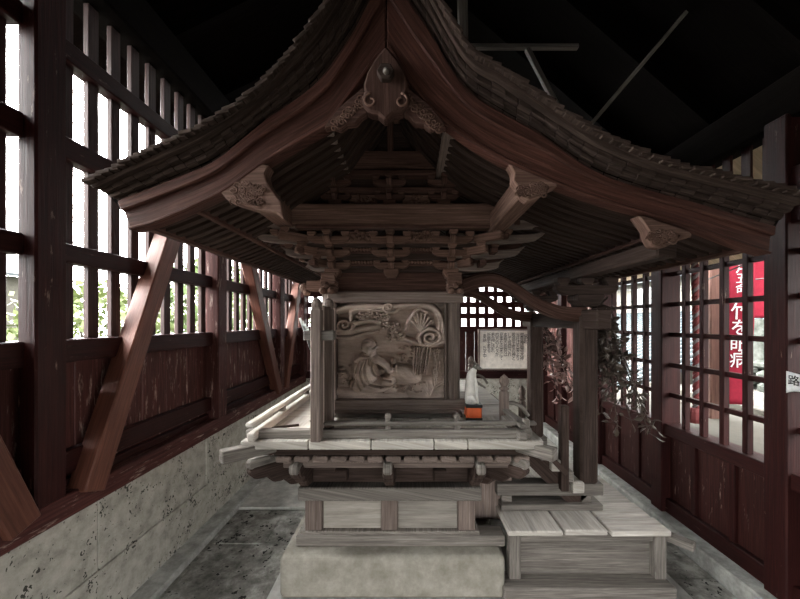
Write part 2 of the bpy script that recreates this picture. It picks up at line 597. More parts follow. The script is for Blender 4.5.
# ---- wall_right: panelled base, square lattice above
POSTR = [-.75, .06, .87, 1.68, 2.49, 3.30]
wr = empty('wall_right', (XR, 1.5, 0))
struct(wr)
MB().box(1.83, 1.93, YF, YB, .10, .20).build('bottom_rail', M_RED, wr, bevel=.005)
MB().box(1.82, 1.94, YF, YB, .655, .735).build('sill_rail', M_RED, wr, bevel=.005)
MB().box(1.82, 1.96, YF, YB, 1.93, 2.20).build('head_beam', M_RED, wr, bevel=.005)
MB().box(1.82, 1.96, YF, YB, 2.44, 2.66).build('wall_plate', M_ROOFT, wr, bevel=.005)
for yp in POSTR + [4.1, 4.66]:
    MB().box(1.80, 1.94, yp - .055, yp + .055, .10, 2.46).build('post', M_RED, wr, bevel=.006)
ends = [YF] + POSTR + [4.1, 4.66]
for a, b in zip(ends, ends[1:]):
    n = 3 if b - a > .7 else 2
    pm = MB()
    for k in range(n):
        pm.box(1.865, 1.885, a + (b - a) * k / n + .004, a + (b - a) * (k + 1) / n - .004, .19, .67)
    pm.build('board_panel', M_REDP, wr, bevel=.002)
    for k in range(1, n):
        yy = a + (b - a) * k / n
        MB().box(1.845, 1.89, yy - .018, yy + .018, .2, .66).build('stile', M_RED, wr, bevel=.003)
wi = 6
for a, b in zip(ends, ends[1:]):
    w = empty('window_%d' % wi, (1.87, (a + b) / 2, .735))
    wi += 1
    struct(w)
    a0, b0 = a + .055, b - .055
    if b < .9:                                                # unseen bays beside the viewer, boards added to cut side light
        MB().box(1.85, 1.875, a0, b0, .735, 2.44).build('board_panel', M_REDP, w)
        continue
    if a >= 3.29:                                             # worn far-end slats, strong light painted into their pink
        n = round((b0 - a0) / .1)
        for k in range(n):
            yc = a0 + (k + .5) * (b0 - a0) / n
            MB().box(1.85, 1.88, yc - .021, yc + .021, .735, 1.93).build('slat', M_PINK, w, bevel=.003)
    else:
        n = 5
        for k in range(1, n):
            yc = a0 + k * (b0 - a0) / n
            MB().box(1.845, 1.88, yc - .0155, yc + .0155, .735, 1.93).build('lattice_bar', M_RED, w, bevel=.002)
        for z in (.94, 1.153, 1.37, 1.585, 1.80):
            MB().box(1.855, 1.885, a0, b0, z - .015, z + .015).build('lattice_rail', M_RED, w, bevel=.002)
    n = 6
    for k in range(n):
        yc = a0 + (k + .5) * (b0 - a0) / n
        MB().box(1.885, 1.90, yc - .028, yc + .028, 2.2, 2.44).build('transom_slat', M_RED, w, bevel=.002)

# ---- wall_back
wb = empty('wall_back', (.2, YB, 0))
struct(wb)
sb = MB()
for z0, z1, off in ((0, .35, .2), (.35, .68, .6)):
    x = -1.6 + off - .6
    while x < 2.0:
        sb.box(max(x, -1.6) + .002, min(x + .78, 2.0) - .002, YB, YB + .25, z0, z1 - .003)
        x += .78
sb.build('stone_blocks', M_TUFF, wb, bevel=.005)
MB().box(-1.6, 2, YB - .02, YB + .2, .68, .78).build('ground_sill', M_RED, wb, bevel=.005)
bd = MB()
x = -1.5
while x < 1.9:
    bd.box(x + .002, x + .118, YB + .03, YB + .05, .76, 1.36)
    x += .12
bd.build('board_panel', M_REDP, wb, bevel=.002)
MB().box(-1.6, 2, YB - .01, YB + .12, 1.33, 1.40).build('sill_rail', M_RED, wb, bevel=.005)
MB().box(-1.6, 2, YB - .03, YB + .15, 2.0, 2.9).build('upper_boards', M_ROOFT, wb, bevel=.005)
w = empty('window_%d' % wi, (.2, YB + .05, 1.4))
struct(w)
x = -1.45
while x < 1.85:
    MB().box(x - .028, x + .028, YB + .03, YB + .06, 1.4, 2.0).build('lattice_bar', M_RED, w, bevel=.002)
    x += .126
for z in (1.545, 1.70, 1.85):
    MB().box(-1.45, 1.84, YB + .02, YB + .05, z - .04, z + .04).build('lattice_rail', M_RED, w, bevel=.002)

# ---- wall_front: unseen, behind the viewer; low opening shaped to light the shrine
FRONT = 1.0
wf = empty('wall_front', (.2, YF, 0))
struct(wf)
MB().box(-1.7, 2.05, YF - .12, YF, FRONT, 4.6).build('upper_boards', M_ROOFT, wf)
for x in (-1.5, -.35, .80, 1.86):
    MB().box(x - .07, x + .07, YF - .1, YF + .04, 0, FRONT + .02).build('post', M_RED, wf, bevel=.006)

# ---- ceiling: boarded roof with rafters and truss timbers
RZ, RX = 4.15, .25
cl = empty('ceiling', (RX, 1.8, 3.0))
struct(cl)
sl = (RZ - 3.22) / (RX + 1.62)
sr = (RZ - 2.68) / (1.94 - RX)
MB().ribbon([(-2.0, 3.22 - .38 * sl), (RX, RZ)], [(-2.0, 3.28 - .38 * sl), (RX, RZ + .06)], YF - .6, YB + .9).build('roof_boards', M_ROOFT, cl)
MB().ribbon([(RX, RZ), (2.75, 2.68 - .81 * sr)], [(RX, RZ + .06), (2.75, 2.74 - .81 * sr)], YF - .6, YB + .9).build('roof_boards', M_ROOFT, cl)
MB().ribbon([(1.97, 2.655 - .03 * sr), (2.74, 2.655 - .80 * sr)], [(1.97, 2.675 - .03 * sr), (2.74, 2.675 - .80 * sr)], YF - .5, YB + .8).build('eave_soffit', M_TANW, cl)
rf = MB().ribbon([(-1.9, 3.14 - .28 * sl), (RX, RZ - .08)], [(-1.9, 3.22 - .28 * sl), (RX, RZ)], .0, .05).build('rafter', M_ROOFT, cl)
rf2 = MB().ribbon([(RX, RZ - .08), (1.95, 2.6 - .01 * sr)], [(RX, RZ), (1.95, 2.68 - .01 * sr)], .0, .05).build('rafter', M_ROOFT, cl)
for k in range(1, 11):
    for r_ in (rf, rf2):
        c = r_.copy()
        COL.objects.link(c)
        c.parent = cl
        c.location = V(r_.location) + V((0, -1.2 + .55 * k, 0))
for yy in (.3, 3.15):
    MB().box(-1.6, 1.95, yy - .07, yy + .07, 2.68, 2.82).build('tie_beam', M_ROOFT, cl, bevel=.01)
MB().beam(at(395, 47, 2.1), at(578, 47, 2.1), .03, .025).build('truss_batten', M_GREYTIMB, cl, bevel=.003)
MB().beam(at(461, -110, 2.06), at(463, 44, 2.06), .055, .06, V((0, 1, 0))).build('truss_post', M_GREYTIMB, cl, bevel=.004)
MB().beam(at(527, 49, 2.1), at(566, 124, 2.1), .03, .03, V((0, 1, 0))).build('truss_strut', M_GREYTIMB, cl, bevel=.003)
MB().beam(at(592, 123, 1.8), at(705, -10, 1.8), .02, .02, V((0, 1, 0))).build('truss_strut', M_GREYTIMB, cl, bevel=.003)

# ================================================================== FOUNDATION STONES
tag(MB().box(-.735, 1.45, 1.50, 3.25, -.03, .05).build('ground_slab', M_SLABW, bevel=.008), 'wide pale flat slab lying on the dark paving under the shrine', 'slab')
tag(MB().box(-.665, .485, 1.72, 3.05, .051, .27).build('foundation_stone', M_BLOCK, bevel=.03), 'thick pale stone block with rounded corners carrying the shrine', 'stone')
bpy.data.objects['foundation_stone'].modifiers[0].segments = 4

# ================================================================== THE SHRINE
CX, YC = -.105, 2.38
SH = empty('wooden_shrine', (CX, YC, .27))
tag(SH, 'small weathered wooden shrine with sweeping gabled roof, carved panel and raised veranda', 'shrine')

# ---- pedestal
pd = MB().box(-.565, .355, 1.86, 2.93, .30, .80).build('pedestal', M_DARKW, SH)
for b in ((-.605, .505, 1.80, 1.90), (-.605, .505, 2.88, 2.97)):
    MB().box(*b, .27, .328).build('pedestal_sill', M_GREY, pd, bevel=.005)
MB().box(-.605, -.52, 1.90, 2.88, .27, .328).build('pedestal_sill', M_GREY, pd, bevel=.005)
MB().box(-.59, .376, 1.785, 2.97, .518, .588).build('pedestal_cap', M_GREY, pd, bevel=.005)
MB().box(-.585, .37, 1.81, 2.95, .326, .345).build('inner_sill', M_GREY, pd, bevel=.003)
for x in (-.516, -.111, .302):
    MB().box(x - .045, x + .045, 1.815, 1.88, .345, .52).build('pedestal_post', M_MID, pd, bevel=.004)
for x0, x1 in ((-.468, -.158), (-.064, .255)):
    MB().box(x0, x1, 1.84, 1.86, .346, .516).build('pedestal_panel', M_PANELW, pd)
for yy in (2.38, 2.9):
    MB().box(-.572, -.5, yy - .045, yy + .045, .345, .52).build('pedestal_post', M_MID, pd, bevel=.004)

# ---- supports under the veranda
dk = empty('veranda', (CX, 1.9, .75), SH)
MB().box(-.52, .32, 1.855, 1.88, .588, .80).build('back_board', M_DARKW, dk)
MB().box(-.62, .51, 1.66, 1.72, .746, .787).build('joist_beam', M_MID, dk, bevel=.004)
MB().box(-.62, -.56, 1.72, 3.05, .746, .787).build('joist_beam', M_MID, dk, bevel=.004)
MB().box(.45, .51, 1.72, 3.05, .746, .787).build('joist_beam', M_MID, dk, bevel=.004)
MB().box(-.66, .55, 1.64, 1.70, .817, .869).build('fascia', M_DARKW, dk, bevel=.003)
x = -.645
while x < .53:
    MB().box(x, x + .074, 1.625, 1.72, .785, .815).build('joist_end', M_MID, dk, bevel=.006)
    x += .088
nose = [(0, -.03), (.03, -.028), (.055, -.016), (.062, .006), (.055, .026), (.03, .03), (-.25, .03), (-.25, -.03)]
lump = [(0, .03), (.02, .03), (.045, .018), (.04, -.004), (.015, -.03), (-.02, -.036), (-.28, -.036), (-.28, .03)]


def under_bracket(x, dirs):
    e = empty('veranda_bracket', (x, 1.8, .6), SH)
    for dx, dy in dirs:
        L = math.hypot(dx, dy)
        ux, uy = dx / L, dy / L
        for k in range(3):
            r = .055 + k * .062
            z = .622 + k * .058

            if dx and dy:
                r, z = .10 + .088 * k, .655 + .042 * k
            else:
                r, z = .07 + .062 * k, .64 + .048 * k

            def fn(a, c, t, r=r, z=z):
                return (x + ux * (a + r) - uy * t, 1.84 + uy * (a + r) + ux * t, z + c)
            MB().prism(lump, fn, -.026, .026).build('corbel', M_DARKW, e, bevel=.008)

        def fn2(a, c, t):
            r = .20
            return (x + ux * (a + r) - uy * t, 1.84 + uy * (a + r) + ux * t, .762 + c)
        MB().prism(nose, fn2, -.021, .021).build('nose', M_GREY, e, bevel=.008)
        if dx and dy:
            def fn3(a, c, t):
                r = .262
                return (x + ux * (a + r) - uy * t, 1.84 + uy * (a + r) + ux * t, .775 + c)
            MB().prism([(max(a_, -.05), c_) for a_, c_ in nose], fn3, -.021, .021).build('nose', M_GREY, e, bevel=.008)


under_bracket(-.105, [(0, -1)])
under_bracket(.335, [(0, -1), (1, -1), (1, 0)])
under_bracket(-.545, [(0, -1), (-1, -1), (-1, 0)])
for (p0, p1) in (((-.56, 1.76, .855), (-.832, 1.495, .866)), ((.45, 1.74, .86), (.655, 1.53, .862))):
    MB().beam(p0, p1, .055, .056).build('corner_beam', M_GREY, dk, bevel=.004)
# boards
for x0, x1 in zip((-.785, -.47, -.18, .111, .268), (-.47, -.18, .111, .268, .62)):
    MB().box(x0 + .002, x1 - .002, 1.57 + random.uniform(-.004, .004), 1.985, .869, .91).build('veranda_board', M_PALE, dk, bevel=.004)
y = 1.987
while y < 3.15:
    MB().box(-.785, -.46, y, y + .137, .869, .91 + random.uniform(-.002, .002)).build('veranda_board', M_PALE, dk, bevel=.004)
    MB().box(.24, .62, y, y + .137, .869, .91 + random.uniform(-.002, .002)).build('veranda_board', M_PALE, dk, bevel=.004)
    y += .14

# ---- railing round the veranda
rl = empty('railing', (CX, 1.62, .91), SH)
MB().box(-.775, .55, 1.60, 1.645, .91, .95).build('base_rail', M_GREY, rl, bevel=.005)
MB().box(-.41, .60, 1.605, 1.64, .969, .987).build('top_rail', M_GREY, rl, bevel=.005)
MB().box(-.748, -.712, 1.555, 3.1, .911, .951).build('base_rail', M_PALE, rl, bevel=.005)
MB().box(-.752, -.716, 1.55, 3.1, .976, 1.0).build('top_rail', M_PALE, rl, bevel=.006)
MB().box(.50, .54, 1.56, 1.88, .911, .951).build('base_rail', M_GREY, rl, bevel=.005)
MB().box(.505, .54, 1.56, 1.88, .969, .987).build('top_rail', M_GREY, rl, bevel=.005)
for yy in (1.95, 2.4, 2.9):
    MB().box(-.75, -.715, yy - .016, yy + .016, .95, .975).build('rail_post', M_GREY, rl, bevel=.003)
for x in (-.105, .224):
    m = MB().box(x - .014, x + .014, 1.61, 1.638, .95, .99)
    m.lathe([(.014, .99), (.011, .996), (.016, 1.004), (.016, 1.016), (.009, 1.024), (.001, 1.026)], (x, 1.624, 0), 10)
    m.build('rail_post', M_GREY, rl, bevel=.002)
m = MB().box(.528, .572, 1.595, 1.64, .911, .955).box(.535, .566, 1.602, 1.633, .955, 1.0)
m.build('rail_post', M_GREY, rl, bevel=.004)


def newel(x, y, z, h, r=.03):
    m = MB()
    m.lathe([(r, 0), (r, h * .62), (r * .72, h * .64), (r * .72, h * .67), (r * 1.02, h * .68), (r * 1.02, h * .71), (r * .62, h * .73), (r * .7, h * .76),
             (r * .98, h * .82), (r * 1.0, h * .87), (r * .8, h * .93), (r * .3, h * .975), (.001, h)], (x, y, z), 14)
    return m.build('newel_post', M_MID, rl, smooth=True)


newel(.52, 1.88, .91, .262, .027)
newel(.52, 2.90, .91, .262, .027)
newel(.955, 2.90, .55, .37)
MB().box(.855, .90, 1.92, 1.965, .50, .985).build('newel_post', M_DARKW, rl, bevel=.004)
for yy in (1.90, 2.90):
    pts = catmull([(.52, 1.005), (.575, 1.008), (.625, .985), (.66, .935)], 12)
    MB().tube([(p[0], yy, p[1]) for p in pts], .011, 8).build('stair_rail', M_GREY, rl, smooth=True)
    MB().beam((.52, yy, .985), (.64, yy, .895), .022, .022).build('stair_rail', M_GREY, rl, bevel=.003)
    MB().beam((.60, yy + .03, .905), (.885, yy + .03, .60), .03, .03).build('stair_rail', M_DARKW, rl, bevel=.003)

# ---- stairs
st = empty('stairs', (.8, 2.4, .5), SH)
for k in range(6):
    x0, z1 = .625 + .06 * k, .858 - .062 * k
    MB().box(x0, x0 + .066, 1.93, 2.86, z1 - .062, z1).build('step', M_PALE if k % 2 else M_GREY, st, bevel=.004)
MB().beam((.60, 1.99, .80), (.99, 1.99, .42), .05, .12).build('stringer', M_DARKW, st)
MB().beam((.60, 2.80, .80), (.99, 2.80, .42), .05, .12).build('stringer', M_DARKW, st)
MB().box(.38, .60, 2.0, 2.03, .30, .80).build('under_boards', M_MID, st)

# ---- end screen of the veranda
sc = empty('end_screen', (-.44, 1.75, .91), SH)
for x, y, z1 in ((-.432, 1.575, 1.567), (-.412, 1.72, 1.575)):
    m = MB().box(x - .024, x + .024, y - .024, y + .024, .91, z1 - .05)
    m.box(x - .020, x + .020, y - .020, y + .020, z1 - .055, z1 - .035)
    m.lathe([(.025, z1 - .04), (.026, z1 - .02), (.02, z1 - .005), (.008, z1 + .004), (.001, z1 + .006)], (x, y, 0), 12)
    m.build('screen_post', M_MID, sc, bevel=.004)
MB().box(-.49, -.35, 1.56, 1.60, 1.375, 1.42).build('cross_bar', M_GREY, sc, bevel=.004)
rng = np.random.RandomState(3)
waves = [(rng.uniform(8, 40), rng.uniform(8, 40), rng.uniform(0, 6), rng.uniform(.3, 1)) for _ in range(9)]


def wav(a, b):
    return sum(w[3] * math.sin(w[0] * a + w[1] * b + w[2]) for w in waves)


MB().box(-.45, -.428, 1.60, 1.95, .93, 1.54).build('screen_board', M_CARVE, sc)
MB().grid(40, 60, lambda u, v: (-.436 + u * .012, 1.76 - .012 * u + .010 * max(-1, min(1, wav(u * .3, v * 1.6))), .93 + v * .57)).build('screen_carving', M_CARVE, sc, smooth=True)

# ---- body of the shrine
bo = MB().box(-.47, .25, 2.06, 2.75, .91, 1.80).build('sanctuary', M_DARKW, SH)
for x in (-.47, .247):
    for yy in (2.0, 2.76):
        MB().lathe([(.046, .91), (.046, 1.72)], (x, yy, 0), 20).build('pillar', M_MID, bo, smooth=False)
MB().box(-.475, .318, 1.94, 1.99, .958, 1.014).build('lower_tie', M_MID, bo, bevel=.004)
MB().box(-.455, .30, 1.955, 2.03, .91, .94).build('base_sill', M_GREY, bo, bevel=.003)
MB().box(-.44, .27, 1.93, 2.03, .94, .959).build('base_sill', M_MID, bo, bevel=.003)
MB().box(-.47, .305, 1.925, 1.99, 1.571, 1.633).build('upper_tie', M_MID, bo, bevel=.005)
MB().box(-.44, .235, 1.965, 2.03, 1.633, 1.745).build('head_board', M_UPPER, bo)
MB().box(-.435, -.428, 1.95, 2.0, 1.014, 1.571).build('panel_frame', M_MID, bo)
MB().box(.200, .208, 1.95, 2.0, 1.014, 1.571).build('panel_frame', M_MID, bo)
# lattice doors on the stair side
dr = MB()
for k in range(9):
    yy = 2.06 + k * .08
    dr.box(.25, .268, yy - .012, yy + .012, .98, 1.6)
for k in range(5):
    dr.box(.25, .264, 2.05, 2.72, 1.0 + k * .145, 1.02 + k * .145)
dr.build('lattice_door', M_MID, bo)

# carved relief: seated robed figure under curling clouds beside a waterfall and blossom
PX0, PX1, PZ0, PZ1 = -.436, .204, 1.014, 1.572
NXP, NYP = 260, 230
uu, vv = np.meshgrid(np.linspace(0, 475, NXP), np.linspace(0, 410, NYP))
uu = uu + 150
vv = vv + 100
H = np.zeros_like(uu)
H += .35 * np.sin(vv * .35 + 3 * np.sin(uu * .02))


def bump(cx, cy, rx, ry, h, base=0, rot=0, p=.5):
    global H
    c, s = math.cos(rot), math.sin(rot)
    dx, dy = uu - cx, vv - cy
    a, b = (dx * c + dy * s) / rx, (-dx * s + dy * c) / ry
    d = 1 - a * a - b * b
    H = np.where(d > 0, np.maximum(H, base + h * np.power(np.clip(d, 0, 1), p)), H)


def ridge(pts, w, h, base=0, n=60):
    global H
    P = np.array(catmull(pts, n))
    D = np.full(uu.shape, 1e9)
    for a, b in zip(P, P[1:]):
        ab = b - a
        t = np.clip(((uu - a[0]) * ab[0] + (vv - a[1]) * ab[1]) / max(ab @ ab, 1e-6), 0, 1)
        D = np.minimum(D, np.hypot(uu - a[0] - t * ab[0], vv - a[1] - t * ab[1]))
    d = 1 - (D / w) ** 2
    H = np.where(d > 0, np.maximum(H, base + h * np.sqrt(np.clip(d, 0, 1))), H)


def groove(pts, w, h, n=40):
    global H
    P = np.array(catmull(pts, n))
    D = np.full(uu.shape, 1e9)
    for a, b in zip(P, P[1:]):
        ab = b - a
        t = np.clip(((uu - a[0]) * ab[0] + (vv - a[1]) * ab[1]) / max(ab @ ab, 1e-6), 0, 1)
        D = np.minimum(D, np.hypot(uu - a[0] - t * ab[0], vv - a[1] - t * ab[1]))
    H = H - h * np.exp(-(D / w) ** 2)


def spiral(cx, cy, r, turns, a0, w, h, sgn=1):
    pts = []
    for k in range(36):
        t = k / 35
        a = a0 + sgn * turns * 2 * math.pi * t
        rr = r * (1 - .88 * t)
        pts.append((cx + rr * math.cos(a), cy + rr * .8 * math.sin(a)))
    ridge(pts, w, h)


# rocks and ground
bump(300, 520, 190, 60, 20)
bump(560, 520, 110, 105, 18)
bump(170, 440, 40, 60, 12)
ridge([(150, 480), (230, 490), (330, 485), (400, 470)], 22, 22)
for k in range(9):
    ridge([(560 + 5 * k, 500 - k * 9), (590 - 2 * k, 470 - 10 * k), (625, 450 - 11 * k)], 5, 20)
# falling water and tree trunk
for k in range(7):
    ridge([(495 + k * 11, 290), (492 + k * 10, 350), (488 + k * 9, 405)], 4.2, 34 + 8 * (k % 2))
for k in range(8):
    ridge([(572 + k * 8, 300), (580 + k * 7, 350), (588 + k * 6, 420)], 3.6, 22 + 8 * (k % 2))
# clouds, water and leaves stand proud
ridge([(150, 135), (215, 118), (300, 112), (380, 116), (450, 112), (540, 110), (590, 135), (612, 190), (618, 260)], 17, 30)
ridge([(215, 165), (222, 138), (262, 128), (330, 132), (390, 125)], 12, 32)
ridge([(150, 225), (215, 222), (270, 210), (335, 200)], 15, 30)
ridge([(215, 165), (225, 185), (290, 178), (345, 185)], 11, 30)
ridge([(150, 250), (210, 250), (270, 232), (335, 222)], 9, 22)
spiral(190, 195, 38, 1.6, 0, 9, 32)
spiral(385, 118, 34, 1.3, .4, 8, 34)
spiral(562, 248, 52, 1.9, 2.6, 10, 36)
ridge([(440, 255), (490, 268), (545, 282), (625, 268)], 14, 32)
ridge([(455, 215), (475, 168), (510, 128), (545, 140)], 10, 30)
ridge([(590, 150), (600, 200), (590, 232)], 11, 30)
# fan of leaves
for k in range(7):
    a = -2.45 + k * .30
    ridge([(520, 225), (520 + 34 * math.cos(a), 222 + 44 * math.sin(a)), (520 + 58 * math.cos(a), 222 + 76 * math.sin(a))], 8, 30)
# blossom
for cx, cy in ((340, 158), (372, 200), (410, 198), (390, 248), (300, 150), (432, 246), (365, 160), (262, 158), (400, 222)):
    for k in range(5):
        a = k * 1.257 + cx
        bump(cx + 13 * math.cos(a), cy + 12 * math.sin(a), 11, 10, 32)
    bump(cx, cy, 7, 7, 38)
for k in range(26):
    bump(420 + random.uniform(0, 75), 310 + random.uniform(-22, 45), random.uniform(5, 11), random.uniform(4, 8), random.uniform(12, 24))
for k in range(40):
    bump(350 + random.uniform(0, 190), 440 + random.uniform(-8, 55) * (.6 if k % 2 else 1), random.uniform(5, 12), random.uniform(4, 8), random.uniform(18, 30))
for k in range(14):
    bump(155 + random.uniform(0, 60), 390 + random.uniform(-20, 60), random.uniform(6, 14), random.uniform(5, 10), random.uniform(14, 22))
# table with vessel
bump(455, 408, 72, 40, 34, 4, .25, .25)
bump(400, 352, 12, 14, 34)
bump(400, 378, 20, 6, 38)
ridge([(392, 370), (390, 412)], 6, 36)
ridge([(412, 370), (414, 412)], 6, 36)
# seated figure
bump(300, 452, 92, 38, 40, 6, 0, .35)
bump(286, 392, 60, 76, 50, 8, .10, .42)
bump(380, 434, 38, 30, 50, 6, -.3, .4)
ridge([(318, 340), (348, 352), (372, 370), (388, 388)], 14, 56, 4)
bump(385, 390, 15, 10, 62)
ridge([(245, 345), (270, 328), (300, 324), (322, 336)], 15, 50, 4)
bump(292, 284, 31, 31, 66, 6, 0, .4)
bump(304, 296, 22, 26, 74, 6, 0, .4)
bump(326, 292, 6, 7, 76)
bump(312, 318, 13, 16, 66)
bump(276, 292, 6, 10, 82)
groove([(268, 316), (282, 322), (300, 326)], 4, 22)
for g in ([(262, 345), (246, 390), (250, 440), (266, 470)], [(292, 340), (284, 390), (300, 436), (350, 458)], [(316, 350), (316, 385), (340, 414), (392, 428)],
          [(240, 405), (230, 445), (222, 470)], [(335, 356), (345, 378), (368, 394)], [(300, 445), (340, 455), (400, 446)], [(276, 350), (266, 400), (282, 448)],
          [(300, 338), (306, 360), (312, 338)]):
    groove(g, 3.5, 13)
groove([(310, 288), (322, 290)], 2.5, 10)
groove([(314, 304), (324, 305)], 2.5, 9)
groove([(264, 280), (280, 268), (300, 264), (322, 274)], 3, 9)
groove([(225, 330), (222, 390), (212, 450)], 9, 8)
H = H + .6 * np.sin(uu * .9 + vv * .35) * (H > 10)
rel = MB().grid(NXP, NYP, lambda a, b: (PX0 + a * (PX1 - PX0), 2.03 - .0023 * float(H[min(NYP - 1, int(round((1 - b) * (NYP - 1)))), int(round(a * (NXP - 1)))]), PZ0 + b * (PZ1 - PZ0)))
rel = rel.build('carved_panel', M_CARVE, bo, smooth=True)
rel['label'] = 'carved relief of a seated robed figure under curling clouds'


# beam noses with twin balls at the pillar heads
def beam_nose(x, y):
    e = MB()
    for k in range(5):
        e.box(x - .042 + .002 * (k % 2), x + .042 - .002 * (k % 2), y - .10 - .006 * k, y - .02, 1.72 - k * .018, 1.735 - k * .018)
    e.box(x - .038, x + .038, y - .11, y, 1.62, 1.72)
    e.blob((x - .022, y - .135, 1.63), .021, .024, .019)
    e.blob((x + .024, y - .135, 1.63), .021, .024, .019)
    e.tube([(x, y - .10, 1.65), (x, y - .14, 1.665), (x, y - .155, 1.65)], .014)
    return e.build('beam_nose', M_BRK, bo, bevel=.003)


beam_nose(.247, 1.98)
beam_nose(-.452, 1.98)
e = MB()
e.box(-.60, -.47, 1.965, 2.035, 1.64, 1.70)
e.blob((-.62, 2.0, 1.66), .03, .03, .03)
e.blob((-.60, 1.975, 1.63), .022, .02, .02)
e.build('beam_nose', M_BRK, bo, bevel=.004)


# ---- bracket complexes
def boat(L, h):
    return [(-L / 2, h / 2), (-L / 2, h * .05), (-L / 2 + L * .06, -h * .25), (-L / 2 + L * .16, -h * .45), (-L / 2 + L * .3, -h / 2), (L / 2 - L * .3, -h / 2),
            (L / 2 - L * .16, -h * .45), (L / 2 - L * .06, -h * .25), (L / 2, h * .05), (L / 2, h / 2)]


MASU = [(-.5, .5), (-.5, 0), (-.36, -.28), (-.32, -.5), (.32, -.5), (.36, -.28), (.5, 0), (.5, .5)]


def bracket(x, y0, z0, parent, tiers=3, dy=.052, dz=.061, s=1.0, mat=M_BRK, name='bracket_complex'):
    e = empty(name, (x, y0, z0), SH)
    big = MB().prism([(a * .085 * s, c * .05 * s) for a, c in MASU], lambda a, c, t: (x + a, y0 + t, z0 - .012 + c), -.04 * s, .04 * s)
    big.build('bearing_block', mat, e, bevel=.003)
    for k in range(tiers):
        yk, zk = y0 - k * dy, z0 + .032 * s + k * dz
        L = (.20 + .012 * k) * s
        MB().prism(boat(L, .036 * s), lambda a, c, t: (x + a, yk + t, zk + c), -.018 * s, .018 * s).build('bracket_arm', mat, e, bevel=.002)
        MB().prism([(.10 * s, .018 * s), (-.055 * s, .018 * s), (-.072 * s, .008 * s), (-.066 * s, -.008 * s), (-.04 * s, -.02 * s), (.10 * s, -.02 * s)],
                   lambda a, c, t: (x + t, yk + a, zk + c), -.017 * s, .017 * s).build('bracket_arm', mat, e, bevel=.003)
        for dx in (-1, 0, 1):
            xb = x + dx * (L / 2 - .022 * s)
            yb = yk - (.045 * s if dx == 0 else 0)
            MB().prism([(a * .046 * s, c * .026 * s) for a, c in MASU], lambda a, c, t: (xb + a, yb + t, zk + .031 * s + c), -.021 * s, .021 * s).build('bearing_block', mat, e, bevel=.002)
    return e


br = empty('eave_brackets', (CX, 1.9, 1.75), SH)
for x in (-.435, CX, .228):
    bracket(x, 1.93, 1.745, br)
for k in range(3):
    yk, zk = 1.945 - k * .052, 1.776 + k * .061
    MB().box(-.56, .36, yk - .004, yk + .028, zk + .004, zk + .03).build('through_beam', M_UPPER, br, bevel=.003)
    MB().box(-.56, .36, yk + .0, yk + .03, zk - .03, zk + .004).build('through_board', M_DARKW, br)
for x in (-.27, .065):
    m = MB()
    for k in range(40):
        a, b = random.uniform(-1, 1), random.uniform(0, 1)
        if abs(a) + b * .7 < 1:
            m.blob((x + a * .075, 1.815 + random.uniform(-.006, .004), 1.895 + b * .05), random.uniform(.008, .016), .012, random.uniform(.006, .012), 8, 5)
    m.box(x - .08, x + .08, 1.822, 1.84, 1.885, 1.945)
    m.build('frog_leg_carving', M_BRK, br, bevel=.002, smooth=False)
for x in (-.27, .065):
    for k in range(2):
        m = MB()
        for q in range(9):
            m.blob((x - .07 + q * .0175, 1.93 - k * .052, 1.80 + k * .061), .011, .01, .012, 7, 5)
        m.build('wave_carving', M_BRK, br)


def tail(x0, x1, y, z, w=.052, h=.05):
    s = 1 if x1 > x0 else -1
    L = abs(x1 - x0)
    top = catmull([(0, 0), (L * .5, -.012), (L * .85, -.006), (L, .012)], 10)
    out = [(a, c + h / 2) for a, c in top] + [(a - (.03 if i == 0 else 0), c - h / 2 + .02 * (a / L) ** 2) for i, (a, c) in enumerate(top[::-1])]
    return MB().prism(out, lambda a, c, t: (x0 + s * a, y + t, z + c), -w / 2, w / 2)


for tips, dirn in (((-.60, -.713, -.86, -.93), -1), ((.528, .637, .745, .854), 1)):
    x0 = -.42 if dirn < 0 else .22
    for k, tx in enumerate(tips):
        z = (1.776, 1.842, 1.918, 1.99)[k]
        for yy in (1.92 - .03 * k, 2.86):
            tail(x0, tx, yy, z).build('tail_beam', M_MID, br, bevel=.004)
        # side bracket arms running along the eave
        xs = x0 + (tx - x0) * .55
        MB().box(xs - .016, xs + .016, 1.80, 2.96, z - .015, z + .015).build('through_beam', M_UPPER, br, bevel=.003)
        for yy in (2.10, 2.38, 2.66):
            tail(x0, tx * .92 + x0 * .08, yy, z).build('tail_beam', M_UPPER, br, bevel=.004)
    # diagonal arms at the corner
    for k in range(3):
        z = 1.78 + .062 * k
        p0 = V((x0 + dirn * .02, 1.94, z))
        MB().beam(p0, p0 + V((dirn * (.10 + .07 * k), -.08 - .05 * k, .01)), .042, .042).build('corner_arm', M_BRK, br, bevel=.004)
        q = p0 + V((dirn * (.07 + .07 * k), -.06 - .05 * k, .036))
        MB().prism([(a * .046, c * .03) for a, c in MASU], lambda a, c, t: (q.x + a, q.y + t, q.z + c), -.021, .021).build('bearing_block', M_BRK, br, bevel=.002)
        for dx in (.0, .085):
            xb = x0 + dirn * (.10 + .06 * k + dx)
            MB().prism([(a * .046, c * .03) for a, c in MASU], lambda a, c, t: (xb + a, 1.93 - .05 * k + t, z + .036 + c), -.021, .021).build('bearing_block', M_BRK, br, bevel=.002)

